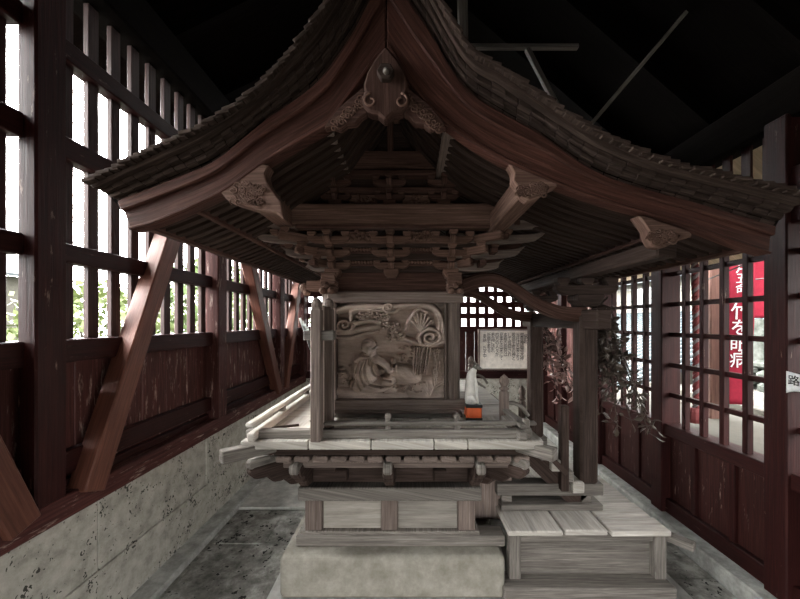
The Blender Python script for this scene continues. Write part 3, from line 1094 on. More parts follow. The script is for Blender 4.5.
# ---- gable
gb = empty('gable', (CX, 1.83, 2.0), SH)
koryo = [(-.70, 2.02), (-.69, 1.985), (-.66, 1.97), (.47, 1.97), (.50, 1.985), (.505, 2.03), (.50, 2.07), (.47, 2.082), (-.62, 2.082), (-.68, 2.07)]
MB().prism(koryo, lambda a, c, t: (a, t, c), 1.775, 1.86).build('rainbow_beam', M_BRK, gb, bevel=.008)
MB().box(-.60, .44, 1.772, 1.83, 1.952, 1.968).build('under_strip', M_UPPER, gb, bevel=.003)
MB().prism([(-.60, 2.05), (.42, 2.05), (.18, 2.42), (-.09, 2.75), (-.39, 2.42)], lambda a, c, t: (a, t, c), 1.88, 1.90).build('gable_board', M_DARKW, gb)  # dark tone paints in the shade inside the gable
for x in (-.40, -.11, .18):
    bracket(x, 1.84, 2.105, gb, tiers=2, dy=.04, dz=.062, s=.82, mat=M_UPPER, name='gable_bracket')
MB().box(-.50, .30, 1.825, 1.87, 2.155, 2.185).build('through_beam', M_UPPER, gb, bevel=.003)
for x in (-.255, .035):
    m = MB()
    for k in range(26):
        a, b = random.uniform(-1, 1), random.uniform(0, 1)
        if abs(a) + b * .6 < 1:
            m.blob((x + a * .07, 1.845, 2.10 + b * .05), random.uniform(.008, .018), .012, random.uniform(.006, .012), 8, 5)
    m.box(x - .075, x + .075, 1.85, 1.87, 2.085, 2.15)
    m.build('frog_leg_carving', M_BRK, gb)
upb = [(-.47, 2.30), (-.45, 2.28), (-.30, 2.272), (-.105, 2.285), (.09, 2.272), (.24, 2.28), (.26, 2.30), (.22, 2.37), (-.43, 2.37)]
MB().prism(upb, lambda a, c, t: (a, t, c), 1.80, 1.88).build('upper_beam', M_UPPER, gb, bevel=.006)
MB().box(-.43, .22, 1.79, 1.85, 2.235, 2.262).build('through_beam', M_UPPER, gb, bevel=.003)
MB().box(-.12, -.09, 1.80, 1.86, 2.36, 2.62).build('king_post', M_UPPER, gb, bevel=.004)
for x, z, w, h in ((-.66, 2.015, .085, .10), (.46, 1.985, .085, .10), (-.345, 2.275, .055, .07), (.165, 2.265, .055, .07), (-.09, 2.60, .07, .09)):
    MB().box(x - w / 2, x + w / 2, 1.325, 3.42, z - h / 2, z + h / 2).build('purlin', M_MID if w < .06 else M_BRK, gb, bevel=.005)

# ---- roof curves, all from the ridge outward, (x, z)
NC = 44
lowL = catmull([(-.092, 2.496), (-.249, 2.29), (-.31, 2.205), (-.359, 2.176), (-.554, 2.060), (-.719, 1.946), (-.948, 1.842), (-1.063, 1.808)], NC)
uppL = catmull([(-.092, 2.80), (-.168, 2.64), (-.233, 2.523), (-.359, 2.355), (-.554, 2.213), (-.727, 2.072), (-.88, 2.003), (-1.101, 1.915)], NC)
topL = catmull([(-.092, 2.98), (-.20, 2.78), (-.301, 2.605), (-.3875, 2.483), (-.502, 2.353), (-.624, 2.239), (-.818, 2.131), (-1.173, 1.962)], NC)
lowR = catmull([(-.088, 2.496), (.055, 2.29), (.168, 2.186), (.348, 2.072), (.535, 1.988), (.727, 1.919), (1.059, 1.823), (1.25, 1.754), (1.365, 1.716)], NC)
uppR = catmull([(-.088, 2.80), (0, 2.66), (.076, 2.55), (.218, 2.332), (.478, 2.175), (.727, 2.014), (1.109, 1.90), (1.377, 1.82)], NC)
topR = catmull([(-.088, 2.98), (.04, 2.74), (.2045, 2.457), (.3265, 2.375), (.4485, 2.289), (.671, 2.145), (.915, 2.041), (1.134, 1.987), (1.45, 1.915)], NC)


def lerp(A, B, t):
    return [(a[0] + (b[0] - a[0]) * t, a[1] + (b[1] - a[1]) * t) for a, b in zip(A, B)]


ro = empty('roof', (CX, YC, 2.0), SH)
Y0, Y1 = 1.22, 3.54
for lo_, up_, tp_ in ((lowL, uppL, topL), (lowR, uppR, topR)):
    # bargeboards at both gables, each with raised mouldings
    for (f0, f1, s_) in ((1.29, 1.345, -1), (3.415, 3.47, 1)):
        bgd = MB().ribbon(lo_, up_, f0, f1).build('bargeboard', M_BARGE, SH, bevel=.006)
        fa, fb = (f0 - .014, f0 + .004) if s_ < 0 else (f1 - .004, f1 + .014)
        MB().ribbon(lerp(lo_, up_, .66), lerp(lo_, up_, 1.0), fa, fb).build('barge_moulding', M_BARGE, bgd, bevel=.004)
        fa, fb = (f0 - .008, f0 + .004) if s_ < 0 else (f1 - .004, f1 + .008)
        MB().ribbon(lo_, lerp(lo_, up_, .10), fa, fb).build('barge_moulding', M_BARGE, bgd, bevel=.003)
    # body of the roof between rafters and shingles
    MB().ribbon(lerp(lo_, up_, .62), lerp(up_, tp_, .85), 1.30, 3.46).build('roof_boarding', M_ROOFT, ro)  # near-black tone paints in the shade between the rafters
    # stepped edge layers
    for k in range(4):
        f0 = 1.292 - .017 * k
        if k == 3:
            MB().ribbon(lerp(up_, tp_, k / 4), lerp(up_, tp_, (k + 1) / 4 - .03), f0, Y1 + Y0 - f0).build('edge_layer', M_SHING, ro, bevel=.002)
            continue
        m, m2 = MB(), MB()
        A, B = lerp(up_, tp_, k / 4 + .015), lerp(up_, tp_, (k + 1) / 4 - .015)
        A = catmull(A, 133)
        B = catmull(B, 133)
        st_ = 4
        for i in range(0, 132, st_):
            o_ = random.uniform(0, .008)
            j = i + st_
            cut = .10
            a0 = lerp([A[i]], [A[i + 1]], cut)[0]
            b0 = lerp([B[i]], [B[i + 1]], cut)[0]
            m.ribbon([a0] + A[i + 1:j + 1], [b0] + B[i + 1:j + 1], f0 + o_, f0 + .09)
            m2.ribbon([a0] + A[i + 1:j + 1], [b0] + B[i + 1:j + 1], Y1 + Y0 - f0 - .09, Y1 + Y0 - f0 - o_)
        m.build('edge_shingles', M_SHING, ro, bevel=.002)
        m2.build('edge_shingles', M_SHING, ro, bevel=.002)
    # courses of thin shingles up the slope
    C = catmull(tp_, 52)
    m = MB()
    for i in range(1, 52):
        p, q = C[i], C[i - 1]
        d = V((p[0] - q[0], 0, p[1] - q[1]))
        nrm = V((-d.z, 0, d.x)).normalized()
        if nrm.z < 0:
            nrm = -nrm
        a = V((p[0], 0, p[1])) + nrm * .012 + d * .25
        b = V((q[0], 0, q[1])) - d * .4 + nrm * .0
        d2 = (a - b)
        y = Y0 + random.uniform(-.006, .006)
        ya = Y1 + random.uniform(-.006, .006)
        dd = d2.normalized()
        n2 = V((-dd.z, 0, dd.x))
        if n2.z < 0:
            n2 = -n2
        cpt = (a + b) / 2 + V((0, (y + ya) / 2, 0))
        m.box6(cpt, V((0, 1, 0)), dd, n2, ya - y, d2.length, .014)
    m.build('shingle_courses', M_SHING, ro, bevel=.002)
    # rafters
    ra = MB().ribbon(lerp(lo_, up_, .20)[2:-1], lerp(lo_, up_, .64)[2:-1], 1.370, 1.404).build('rafter', M_RAFT, ro)
    for k in range(1, 33):
        c = ra.copy()
        COL.objects.link(c)
        c.parent = ro
        c.location = V(ra.location) + V((0, .0625 * k, 0))
    # eave fascia and rafter batten
    for i, w_ in ((NC - 2, .03), (NC - 9, .022)):
        p, q = lo_[i], up_[i]
        c = lerp([p], [q], .22)[0]
        MB().box(c[0] - w_ / 2, c[0] + w_ / 2, 1.35, 3.41, c[1] - .014, c[1] + .02).build('eave_batten', M_UPPER, ro, bevel=.003)
m = MB().box(-.20, .02, 1.16, 3.6, 2.93, 3.0).box(-.17, -.01, 1.15, 3.61, 3.0, 3.08)
m.build('ridge_box', M_SHING, ro, bevel=.006)


# ---- gable pendants
def pxz(pts, Y):
    return [((x - HX) * Y / F, EYE - (y - HY) * Y / F) for x, y in pts]


def front(out, y0, y1):
    return MB().prism(out, lambda a, c, t: (a, t, c), y0, y1)


pn = empty('gable_pendant', (CX, 1.28, 2.2), SH)
g = [(386, 50), (398, 64), (405, 76), (409, 90), (407, 96), (411, 101), (409, 110), (402, 116), (394, 117), (386, 124), (378, 117), (370, 116), (364, 110), (362, 101), (366, 96), (364, 90), (368, 76), (375, 64)]
MB().prism([(c, a) for a, c in pxz(g, 1.27)], lambda a, c, t: (c, t, a), 1.245, 1.30).build('pendant_board', M_UPPER, pn, bevel=.008)
for s in (-1, 1):
    pts = []
    for k in range(22):
        t = k / 21
        a = -math.pi / 2 + s * 2.6 * math.pi * t * .8
        r = 7.5 * (1 - .75 * t)
        pts.append((386 + s * 15 + r * math.cos(a) * 1.0, 102 + r * math.sin(a)))
    MB().tube([(x, 1.243, z) for x, z in pxz(pts, 1.25)], .0045, 6).build('pendant_scroll', M_BRK, pn, smooth=True)
hexa = [(386 + 9 * math.cos(k * math.pi / 3), 76 + 9 * math.sin(k * math.pi / 3)) for k in range(6)]
front(pxz(hexa, 1.25), 1.222, 1.25).build('pendant_boss', M_DARKW, pn, bevel=.004)
MB().blob(at(386, 71, 1.215), .011, .014, .011).build('boss_knob', M_GREY, pn, smooth=True)
for s in (-1, 1):
    w_ = [(364, 92), (352, 102), (340, 112), (329, 126), (326, 132), (334, 130), (342, 133), (348, 128), (357, 127), (362, 121), (368, 117), (371, 108), (369, 98)]
    w_ = [(x if s < 0 else 772 - x, y) for x, y in w_]
    fin = front(pxz(w_, 1.29), 1.262, 1.30).build('pendant_fin', M_UPPER, SH, bevel=.004)
    m = MB()
    for k in range(24):
        cx_, cy_ = 334 + (k % 12) * 3.0 + random.uniform(-1, 1), 128 - (k % 12) * 2.5 + random.uniform(-2, 3) - (5 if k > 11 else 0)
        if s > 0:
            cx_ = 772 - cx_
        pts = [(cx_ + (4.2 * (1 - q / 14)) * math.cos(q * .65 * s), cy_ + (3.4 * (1 - q / 14)) * math.sin(q * .65 * s)) for q in range(13)]
        m.tube([(x, 1.2605, z) for x, z in pxz(pts, 1.265)], .003, 5)
    m.build('fin_scrollwork', M_BRK, fin, smooth=True)


def side_pendant(out, vein_box):
    o = front(pxz(out, 1.31), 1.285, 1.34).build('side_pendant', M_BRK, SH, bevel=.006)
    m = MB()
    x0, x1, y0, y1 = vein_box
    for k in range(34):
        cx_, cy_ = random.uniform(x0, x1), random.uniform(y0, y1)
        pts = [(cx_ + 4.5 * (1 - q / 14) * math.cos(q * .7 + k), cy_ + 3.5 * (1 - q / 14) * math.sin(q * .7 + k)) for q in range(12)]
        m.tube([(x, 1.281, z) for x, z in pxz(pts, 1.285)], .003, 5)
    m.build('leaf_scrollwork', M_BRK, o, smooth=True)


side_pendant([(222, 193), (262, 165), (272, 168), (268, 176), (270, 184), (275, 192), (284, 204), (286, 222), (280, 216), (262, 213), (240, 206), (230, 202)], (232, 264, 184, 206))
side_pendant([(505, 160), (512, 163), (552, 183), (556, 188), (545, 193), (538, 199), (527, 203), (520, 198), (516, 190), (511, 183), (512, 176), (508, 168)], (518, 545, 184, 196))
side_pendant([(633, 217), (642, 218), (686, 233), (688, 238), (672, 243), (660, 249), (650, 247), (646, 240), (644, 232), (640, 226)], (648, 676, 232, 243))

# ---- porch over the stairs
po = empty('porch', (1.03, 2.4, .42), SH)
for yy in (2.0, 2.80):
    MB().box(.978, 1.082, yy - .052, yy + .052, .528, 1.50).build('porch_post', M_DARKW, po, bevel=.012)
    tie = MB()
    pts = catmull([(.30, 1.668), (.40, 1.70), (.50, 1.70), (.60, 1.655), (.735, 1.565), (.86, 1.515), (.95, 1.505), (1.03, 1.505)], 22)
    tie.ribbon([(x, z - .045 + .012 * math.sin(min(1, i / 21) * math.pi)) for i, (x, z) in enumerate(pts)], [(x, z + .042) for x, z in pts], yy - .035, yy + .035)
    tie.build('curved_tie_beam', M_UPPER, po, bevel=.008)
    # bracket on the post head
    MB().prism([(a * .15, c * .07) for a, c in MASU], lambda a, c, t: (1.03 + a, yy + t, 1.585 + c), -.07, .07).build('bearing_block', M_DARKW, po, bevel=.004)
    MB().prism(boat(.36, .06), lambda a, c, t: (1.03 + a, yy + t, 1.645 + c), -.03, .03).build('bracket_arm', M_DARKW, po, bevel=.004)
    for dx in (-.14, 0, .14):
        MB().prism([(a * .075, c * .045) for a, c in MASU], lambda a, c, t: (1.03 + dx + a, yy + t, 1.695 + c), -.035, .035).build('bearing_block', M_DARKW, po, bevel=.003)
    out = [(1.08, 1.55), (1.13, 1.56), (1.17, 1.545), (1.185, 1.52), (1.165, 1.50), (1.13, 1.485), (1.10, 1.46), (1.08, 1.45)]
    MB().prism(out, lambda a, c, t: (a, yy + t, c), -.035, .035).build('beam_nose', M_DARKW, po, bevel=.01)
MB().box(.99, 1.07, 1.80, 3.0, 1.42, 1.53).build('porch_beam', M_DARKW, po, bevel=.008)
MB().box(.99, 1.07, 1.36, 3.4, 1.72, 1.79).build('eave_purlin', M_DARKW, po, bevel=.006)
MB().box(.50, 1.115, 1.955, 2.045, .459, .527).build('base_beam', M_GREY, po, bevel=.005)
MB().box(.52, 1.10, 1.935, 2.06, .385, .42).build('base_board', M_GREY, po, bevel=.004)
for x0, x1 in ((.53, .59), (.985, 1.05)):
    MB().box(x0, x1, 1.965, 2.035, .42, .46).build('base_block', M_GREY, po, bevel=.003)
MB().box(.50, 1.115, 2.76, 2.84, .459, .527).build('base_beam', M_GREY, po, bevel=.005)
MB().box(.52, 1.10, 2.75, 2.85, .385, .459).build('base_board', M_GREY, po, bevel=.004)

# ================================================================== STEP PLATFORM
pf = empty('step_platform', (.92, 2.1, .05))
tag(pf, 'low plank step platform with bleached boards in front of the shrine stairs', 'platform')
for x0, x1, y0, y1 in ((.505, .788, 1.75, 2.56), (.80, 1.022, 1.755, 2.56), (1.036, 1.345, 1.745, 1.876), (1.036, 1.335, 1.884, 2.03), (1.036, 1.33, 2.038, 2.32), (1.036, 1.33, 2.328, 2.60)):
    MB().box(x0, x1, y0, y1, .356, .384 + random.uniform(-.003, .001)).build('plank', M_PALE, pf, bevel=.005)
for x in (.545, 1.30):
    for yy in (1.79, 2.52):
        MB().box(x - .03, x + .03, yy - .03, yy + .03, .125, .356).build('leg', M_GREY, pf, bevel=.004)
MB().box(.575, 1.27, 1.77, 1.80, .315, .354).build('apron', M_GREY, pf, bevel=.004)
MB().box(.575, 1.27, 1.80, 1.82, .126, .315).build('front_board', M_GREY, pf, bevel=.003)
MB().box(1.29, 1.31, 1.82, 2.49, .126, .354).build('side_board', M_GREY, pf, bevel=.003)
MB().box(.47, 1.34, 1.70, 1.83, .051, .125).build('base_sill', M_GREY, pf, bevel=.008)
MB().box(.47, 1.34, 2.48, 2.58, .051, .125).build('base_sill', M_GREY, pf, bevel=.008)
MB().beam((1.24, 1.93, .335), (1.425, 1.70, .335), .05, .038).build('side_arm', M_GREY, pf, bevel=.004)

# ================================================================== THINGS ON THE VERANDA
bx = MB().box(.312, .397, 1.875, 1.96, .929, .988).build('offering_box', M_ORANGE, bevel=.003)
tag(bx, 'small orange box with black bands under the white figurine', 'box')
MB().box(.309, .400, 1.872, 1.963, .9105, .930).build('black_band', M_BLACK, bx, bevel=.002)
MB().box(.309, .400, 1.872, 1.963, .986, 1.003).build('black_band', M_BLACK, bx, bevel=.002)
fx = empty('seated_figurine', (.352, 1.917, 1.003))
tag(fx, 'slender white seated animal figurine with a dark head on the orange box', 'figurine')
b_ = MB()
b_.tube([(.343, 1.917, 1.003), (.343, 1.917, 1.02), (.343, 1.917, 1.06), (.343, 1.915, 1.10), (.344, 1.913, 1.14), (.347, 1.912, 1.165), (.355, 1.912, 1.182), (.366, 1.911, 1.197)], [.031, .034, .031, .028, .028, .026, .019, .012], 14)
b_.tube([(.358, 1.897, 1.15), (.370, 1.893, 1.10), (.370, 1.892, 1.05), (.374, 1.890, 1.008)], [.011, .010, .009, .010], 8)
b_.tube([(.360, 1.928, 1.15), (.372, 1.93, 1.10), (.374, 1.93, 1.05), (.378, 1.93, 1.008)], [.011, .010, .009, .010], 8)
b_.tube([(.322, 1.888, 1.01), (.330, 1.884, 1.04), (.346, 1.886, 1.045), (.360, 1.886, 1.012)], [.010, .015, .014, .010], 8)
b_.build('body', M_WHITE, fx, smooth=True)
h_ = MB()
h_.blob((.372, 1.91, 1.210), .019, .017, .018, 14, 10)
h_.tube([(.380, 1.908, 1.206), (.394, 1.905, 1.198), (.401, 1.904, 1.196)], [.012, .008, .004], 10)
h_.tube([(.366, 1.900, 1.222), (.366, 1.898, 1.244)], [.008, .001], 6)
h_.tube([(.366, 1.920, 1.222), (.366, 1.922, 1.244)], [.008, .001], 6)
h_.build('head', M_HEAD, fx, smooth=True)
tag(MB().beam(at(271, 428.5, 1.75), at(299, 425, 1.80), .012, .012).build('wooden_stick', M_DARKW), 'dark short stick lying on the veranda boards behind the low railing', 'stick')
tw = MB().tube([(-.545, 1.86, .918), (-.52, 1.85, .925), (-.50, 1.87, .93), (-.475, 1.86, .918)], .006, 6)
tw.tube([(-.52, 1.85, .925), (-.51, 1.83, .945)], .004, 6)
tag(tw.build('dry_twig', M_STEM), 'small dark twig on the veranda next to the end screen', 'twig')

# leafy offering branches tied to the porch posts
def leaf_branch(name, root, tips, n, size, label, seed, mat=None):
    rnd = random.Random(seed)
    o = empty(name, root)
    tag(o, label, 'branch')
    stem, lv = MB(), MB()
    for t in tips:
        root_, t = V(root), V(t)
        mid = (root_ + t) / 2 + V((rnd.uniform(-.03, .03), rnd.uniform(-.05, .05), rnd.uniform(.02, .08)))
        pts = [V(p) for p in catmull([tuple(root_), tuple(mid), tuple(t)], 12)]
        stem.tube(pts, [.006 - .0035 * i / 11 for i in range(12)], 6)
        for k in range(n):
            p = pts[rnd.randint(3, 11)]
            d = V((rnd.gauss(.1, .6), rnd.gauss(0, .6), rnd.gauss(-.2, .6))).normalized()
            q = p + d * rnd.uniform(.005, .05)
            stem.tube([p, q], .0015, 4)
            L = size * rnd.uniform(.7, 1.25)
            wv = d.cross(V((rnd.gauss(0, 1), rnd.gauss(0, 1), rnd.gauss(0, 1)))).normalized() * L * .24
            up = d.cross(wv).normalized() * L * .08
            b = len(lv.v)
            lv.v += [q, q + d * L * .35 + wv + up, q + d * L * .75 + wv * .7 + up, q + d * L - up, q + d * L * .75 - wv * .7 + up, q + d * L * .35 - wv + up, q + d * L * .5]
            for tri in ((0, 6, 1), (1, 6, 2), (2, 6, 3), (3, 6, 4), (4, 6, 5), (5, 6, 0)):
                lv.face([b + i for i in tri], [(0, 0)] * 3)
    stem.build('stem', M_STEM, o)
    lf = lv.build('leaves', mat or M_LEAF, o)
    m = lf.modifiers.new('thick', 'SOLIDIFY')
    m.thickness = .001
    return o


leaf_branch('leafy_branch', (1.10, 2.02, 1.60), [(1.13, 2.03, 1.38), (1.16, 2.02, 1.46), (1.12, 2.0, 1.15), (1.2, 2.03, 1.25), (1.4, 1.98, .86), (1.15, 2.05, 1.20), (1.20, 2.06, 1.12), (1.24, 2.04, .98), (1.36, 2.0, .98), (1.30, 2.0, .88), (1.42, 2.02, .80), (1.16, 1.99, 1.02), (1.14, 2.02, .92), (1.38, 2.05, .90), (1.22, 2.0, .86)], 30, .047,
            'dark drooping leafy branch hanging from the nearer porch post against the lattice', 3)
leaf_branch('leafy_branch', (1.09, 2.82, 1.46), [(1.16, 2.8, 1.25), (1.25, 2.8, 1.10), (1.36, 2.82, 1.02), (1.18, 2.78, .98), (1.30, 2.78, .92), (1.24, 2.8, .80), (1.14, 2.8, 1.12), (1.38, 2.8, .86)], 26, .056,
            'pinkish dry leafy branch between the two porch posts before worn pinkish slats', 9, M_LEAF2)

# sign board on the back wall
sg = empty('notice_board', (1.24, 4.60, .83))
tag(sg, 'pale paper notice board with columns of black brush writing on the back wall', 'sign')
sx0, sx1, sz0, sz1 = .945, 1.62, .83, 1.345
MB().box(sx0, sx1, 4.60, 4.63, sz0, sz1).build('board', M_PAPER, sg, bevel=.002)
fr = MB().box(sx0 - .02, sx0, 4.59, 4.64, sz0 - .02, sz1 + .02).box(sx1, sx1 + .02, 4.59, 4.64, sz0 - .02, sz1 + .02)
fr.box(sx0, sx1, 4.59, 4.64, sz1, sz1 + .02).box(sx0, sx1, 4.59, 4.64, sz0 - .02, sz0)
fr.build('frame', M_MID, sg)
MB().box(1.0, 1.04, 4.63, 4.75, .87, .95).build('bracket', M_DARKW, sg)
cols = ['縁起', '御祭神稲荷大神', '当社は古来より', '眼病平癒の神と', 'して信仰され', '本殿の彫刻は', '見事な出来にて', '四方の人々が', '参詣に訪れ', '祈願を奉る', '奉納　氏子中']
for i, c in enumerate(cols):
    xx = sx1 - .05 - i * .056
    zz = sz1 - (.03 if i not in (0, 10) else .05)
    text_mesh('\n'.join(c), .066 if i else .075, lambda a, b, t, xx=xx, zz=zz: (xx + a * .8, 4.5985 - t, zz + b), M_INK, 'writing', sg, line=.80)

# curled paper tag on the nearest lattice post
tg = empty('paper_tag', (1.77, 1.60, 1.14))
tag(tg, 'curled white paper tag with a black character on the lattice post, at the picture edge', 'tag')


def curl(u, v):
    return (1.799 - .03 * math.sin(u * 1.6), 1.625 - u * .12, 1.215 - v * .075 - .03 * (1 - u) * (1 - u) * (.3 + v) + .02 * (1 - u))


g_ = MB().grid(14, 6, curl)
pt = g_.build('paper', M_PAPERW, tg, smooth=True)
md = pt.modifiers.new('thick', 'SOLIDIFY')
md.thickness = .0008
text_mesh('路', .05, lambda a, b, t: (1.766 - t, 1.565 - a, 1.212 + b), M_INK, 'writing', tg)

# pale folded slats leaning by the wall behind the end screen
ls = empty('leaning_slats', at(308, 345, 3.3))
tag(ls, 'bundle of thin pale slats leaning upright behind the shrine end screen', 'slats')
for k in range(4):
    MB().beam(at(300 + k * 2.4, 318 + k * 3, 3.3), at(312 + k * 1.2, 352 + k * 4, 3.3), .012, .02).build('slat', M_PAPERW, ls)

# ================================================================== OUTSIDE
gd = struct(MB().box(-40, 40, -25, 60, -.6, -.14).build('ground', M_GROUND))
struct(MB().box(2.0, 3.5, -6, 4.9, -.3, .52).build('terrace', M_TAN))
struct(MB().box(3.5, 14, -6, 4.9, -.3, .56).build('terrace_gravel', M_GROUND))
struct(MB().box(3.44, 3.5, -6, 4.9, -.3, .60).build('terrace_edge', M_TAN, bevel=.01))
struct(MB().box(-30, -1.9, -15, 40, -.3, .3).build('outside_bank', M_GROUND))


def shrub(name, c, rx, ry, rz, n, size, mat, label, seed, cat='shrub', group=None, trunk=False):
    rnd = random.Random(seed)
    c = V(c)
    o = empty(name, c)
    tag(o, label, cat, group)
    s, l = MB(), MB()
    for k in range(9):
        a = rnd.uniform(0, 6.28)
        e_ = V((c.x + rx * .6 * math.cos(a), c.y + ry * .6 * math.sin(a), c.z + rz * rnd.uniform(1.0, 1.7)))
        s.tube([c + V((0, 0, -.05)), (c + e_) / 2 + V((0, 0, rz * .3)), e_], [.05 * rz if trunk else .02, .02, .006], 6)
    s.build('trunk' if trunk else 'stems', M_TRUNK, o)
    for k in range(n):
        a, z = rnd.uniform(0, 6.283), rnd.uniform(-1, 1)
        r = math.sqrt(1 - z * z) * rnd.uniform(.45, 1.0)
        p = c + V((rx * r * math.cos(a), ry * r * math.sin(a), rz * (1.0 + z * rnd.uniform(.6, 1))))
        d = V((rnd.gauss(0, 1), rnd.gauss(0, 1), rnd.gauss(-.3, .7))).normalized()
        w = d.cross(V((rnd.gauss(0, 1), rnd.gauss(0, 1), rnd.gauss(0, 1)))).normalized() * size * .35
        L = size * rnd.uniform(.7, 1.4)
        b = len(l.v)
        l.v += [p, p + d * L * .5 + w, p + d * L, p + d * L * .5 - w]
        l.face([b, b + 1, b + 2, b + 3], [(0, 0)] * 4)
    l.build('foliage', mat, o)


shrub('garden_shrub', (-5.2, 5.6, .3), 1.2, 1.2, .95, 2200, .13, M_GREEN2, 'pale green loose shrub seen behind the widest slat gaps', 1)
shrub('garden_shrub', (-5.0, 8.2, .3), 1.3, 1.5, 1.35, 2600, .14, M_GREEN, 'dense mid green shrub outside, behind the broad diagonal brace', 2)
shrub('garden_tree', (-9.0, 16.0, .3), 2.2, 2.2, 2.2, 3000, .2, M_GREEN, 'tall dark green tree beyond the slatted window past the second post', 4, 'tree', trunk=True)
shrub('garden_shrub', (-4.4, 11.5, .3), 1.0, 1.6, 1.2, 1800, .13, M_GREEN2, 'light yellow-green shrub outside the far slatted windows', 5)
nb = empty('distant_house', (-13.5, 7.5, .3))
tag(nb, 'hazy pale house far outside beyond the nearest slatted window', 'house')
MB().box(-15, -12.5, 4.0, 11.0, .3, 2.9).build('wall', M_CREAM, nb)
MB().ribbon([(-15.5, 2.85), (-13.75, 3.9), (-12.0, 2.85)], [(-15.5, 2.95), (-13.75, 4.0), (-12.0, 2.95)], 3.6, 11.4).build('roof', M_TILE, nb)

# banners on poles
def banner(name, p, w, h, yaw, mat, label, texts, lean=0):
    o = empty(name, p)
    tag(o, label, 'banner')
    zg = .54 - p[2]
    p = V(p)
    ux, uy = math.cos(yaw), math.sin(yaw)

    def fn(a, b, t):
        wv = .02 * math.sin(b * 4 + a * 3)
        return (p.x + ux * a - uy * (t + wv) + lean * b * ux, p.y + uy * a + ux * (t + wv) + lean * b * uy, p.z + b)
    g = MB().grid(8, 30, lambda u, v: fn((u - .5) * w, v * h, 0))
    cl_ = g.build('cloth', mat, o, smooth=True)
    m = cl_.modifiers.new('thick', 'SOLIDIFY')
    m.thickness = .003
    MB().tube([fn(-w / 2 - .03, zg, 0), fn(-w / 2 - .03, h + .08, 0)], .013, 8).build('pole', M_POLE, o)
    MB().tube([fn(-w / 2 - .05, h + .01, 0), fn(w / 2 + .03, h + .01, 0)], .008, 6).build('cross_rod', M_POLE, o)
    for text, ts, n, top in texts:
        text_mesh('\n'.join(text), ts, lambda a, b, t: fn(a + n, top + b, -.012 - t), M_LETTER, 'lettering', o, line=.9)


o_ = banner('shrine_banner', (3.045, 3.13, .70), .19, 1.5, -.35, M_BANNER, 'tall red banner with large white characters behind the lattice', [('月五命', .105, 0, 1.36 - .06), ('竹を眼病', .165, 0, .93)])
banner('shrine_banner', (3.52, 3.40, 1.50), .30, .85, -.5, M_BANNER, 'short red banner hanging slanted beside the tall lettered one', [], .16)
banner('shrine_banner', (3.24, 3.42, .80), .17, .27, -.3, M_BANNER2, 'small pinkish red banner end beside the outdoor timber post', [], -.2)
tag(MB().box(2.92, 3.05, 3.30, 3.46, .5, 2.9).build('timber_post', M_OUTPOST, bevel=.008), 'red-brown square post standing outside between rope and tall banner', 'post')
# twisted rope
rp = empty('bell_rope', (2.55, 3.02, .6))
tag(rp, 'thick red and white twisted rope hanging outside behind the lattice', 'rope')
for k, mt in enumerate((M_ROPER, M_ROPEW, M_ROPER)):
    pts = []
    for q in range(170):
        z = 2.6 - q * .0115
        a = z * 55 + k * 2.094
        pts.append((2.55 + .015 * math.cos(a) + .02 * math.sin(z * 1.5), 3.05 + .015 * math.sin(a), z))
    MB().tube(pts, .016, 7).build('strand', mt, rp, smooth=True)
MB().lathe([(.05, .56), (.06, .60), (.05, .66), (.03, .69)], (2.55, 3.05, 0), 12).build('tassel_knot', M_ROPER, rp)
bl = MB().lathe([(.03, .0), (.05, .02), (.052, .08), (.045, .13), (.02, .15), (.004, .2)], (3.1, 4.0, 1.0 - .22), 12)
bl.lathe([(.09, -.26), (.08, -.25), (.02, -.24), (.02, -.02), (.05, 0)], (3.1, 4.0, .78), 12)
tag(bl.build('stone_lantern', M_TRUNK), 'small dark lantern on a stand outside beyond the lattice', 'lantern')
# neighbouring roof with tile ridges
th = empty('tiled_house', (5.0, 7.6, -.1))
tag(th, 'neighbouring house with blue-grey tiled roof below cream wall, outside lattice', 'house')
MB().box(3.9, 8.6, 5.4, 12.5, -.14, .75).build('wall', M_CREAM, th)
tr = MB().ribbon([(3.4, .42), (6.2, 1.62)], [(3.4, .48), (6.2, 1.68)], 5.1, 13)
y = 5.15
while y < 13:
    tr.tube([(3.38, y, .49), (6.2, y, 1.70)], .035, 6)
    y += .16
for k in range(14):
    x = 3.45 + k * .2
    tr.box(x, x + .025, 5.1, 13, .42 + .428 * (x - 3.4) + .04, .42 + .428 * (x - 3.4) + .105)
tr.build('tiled_roof', M_TILE, th)
MB().box(6.2, 9, 5.4, 12.5, .75, 2.55).build('upper_wall', M_CREAM, th)
for yy in (6.5, 8.5, 10.5):
    MB().box(6.17, 6.2, yy, yy + .9, 1.8, 2.35).build('window', M_PANE, th)
MB().ribbon([(5.8, 2.45), (7.6, 3.1), (9.4, 2.45)], [(5.8, 2.52), (7.6, 3.18), (9.4, 2.52)], 5.1, 13).build('roof', M_TILE, th)
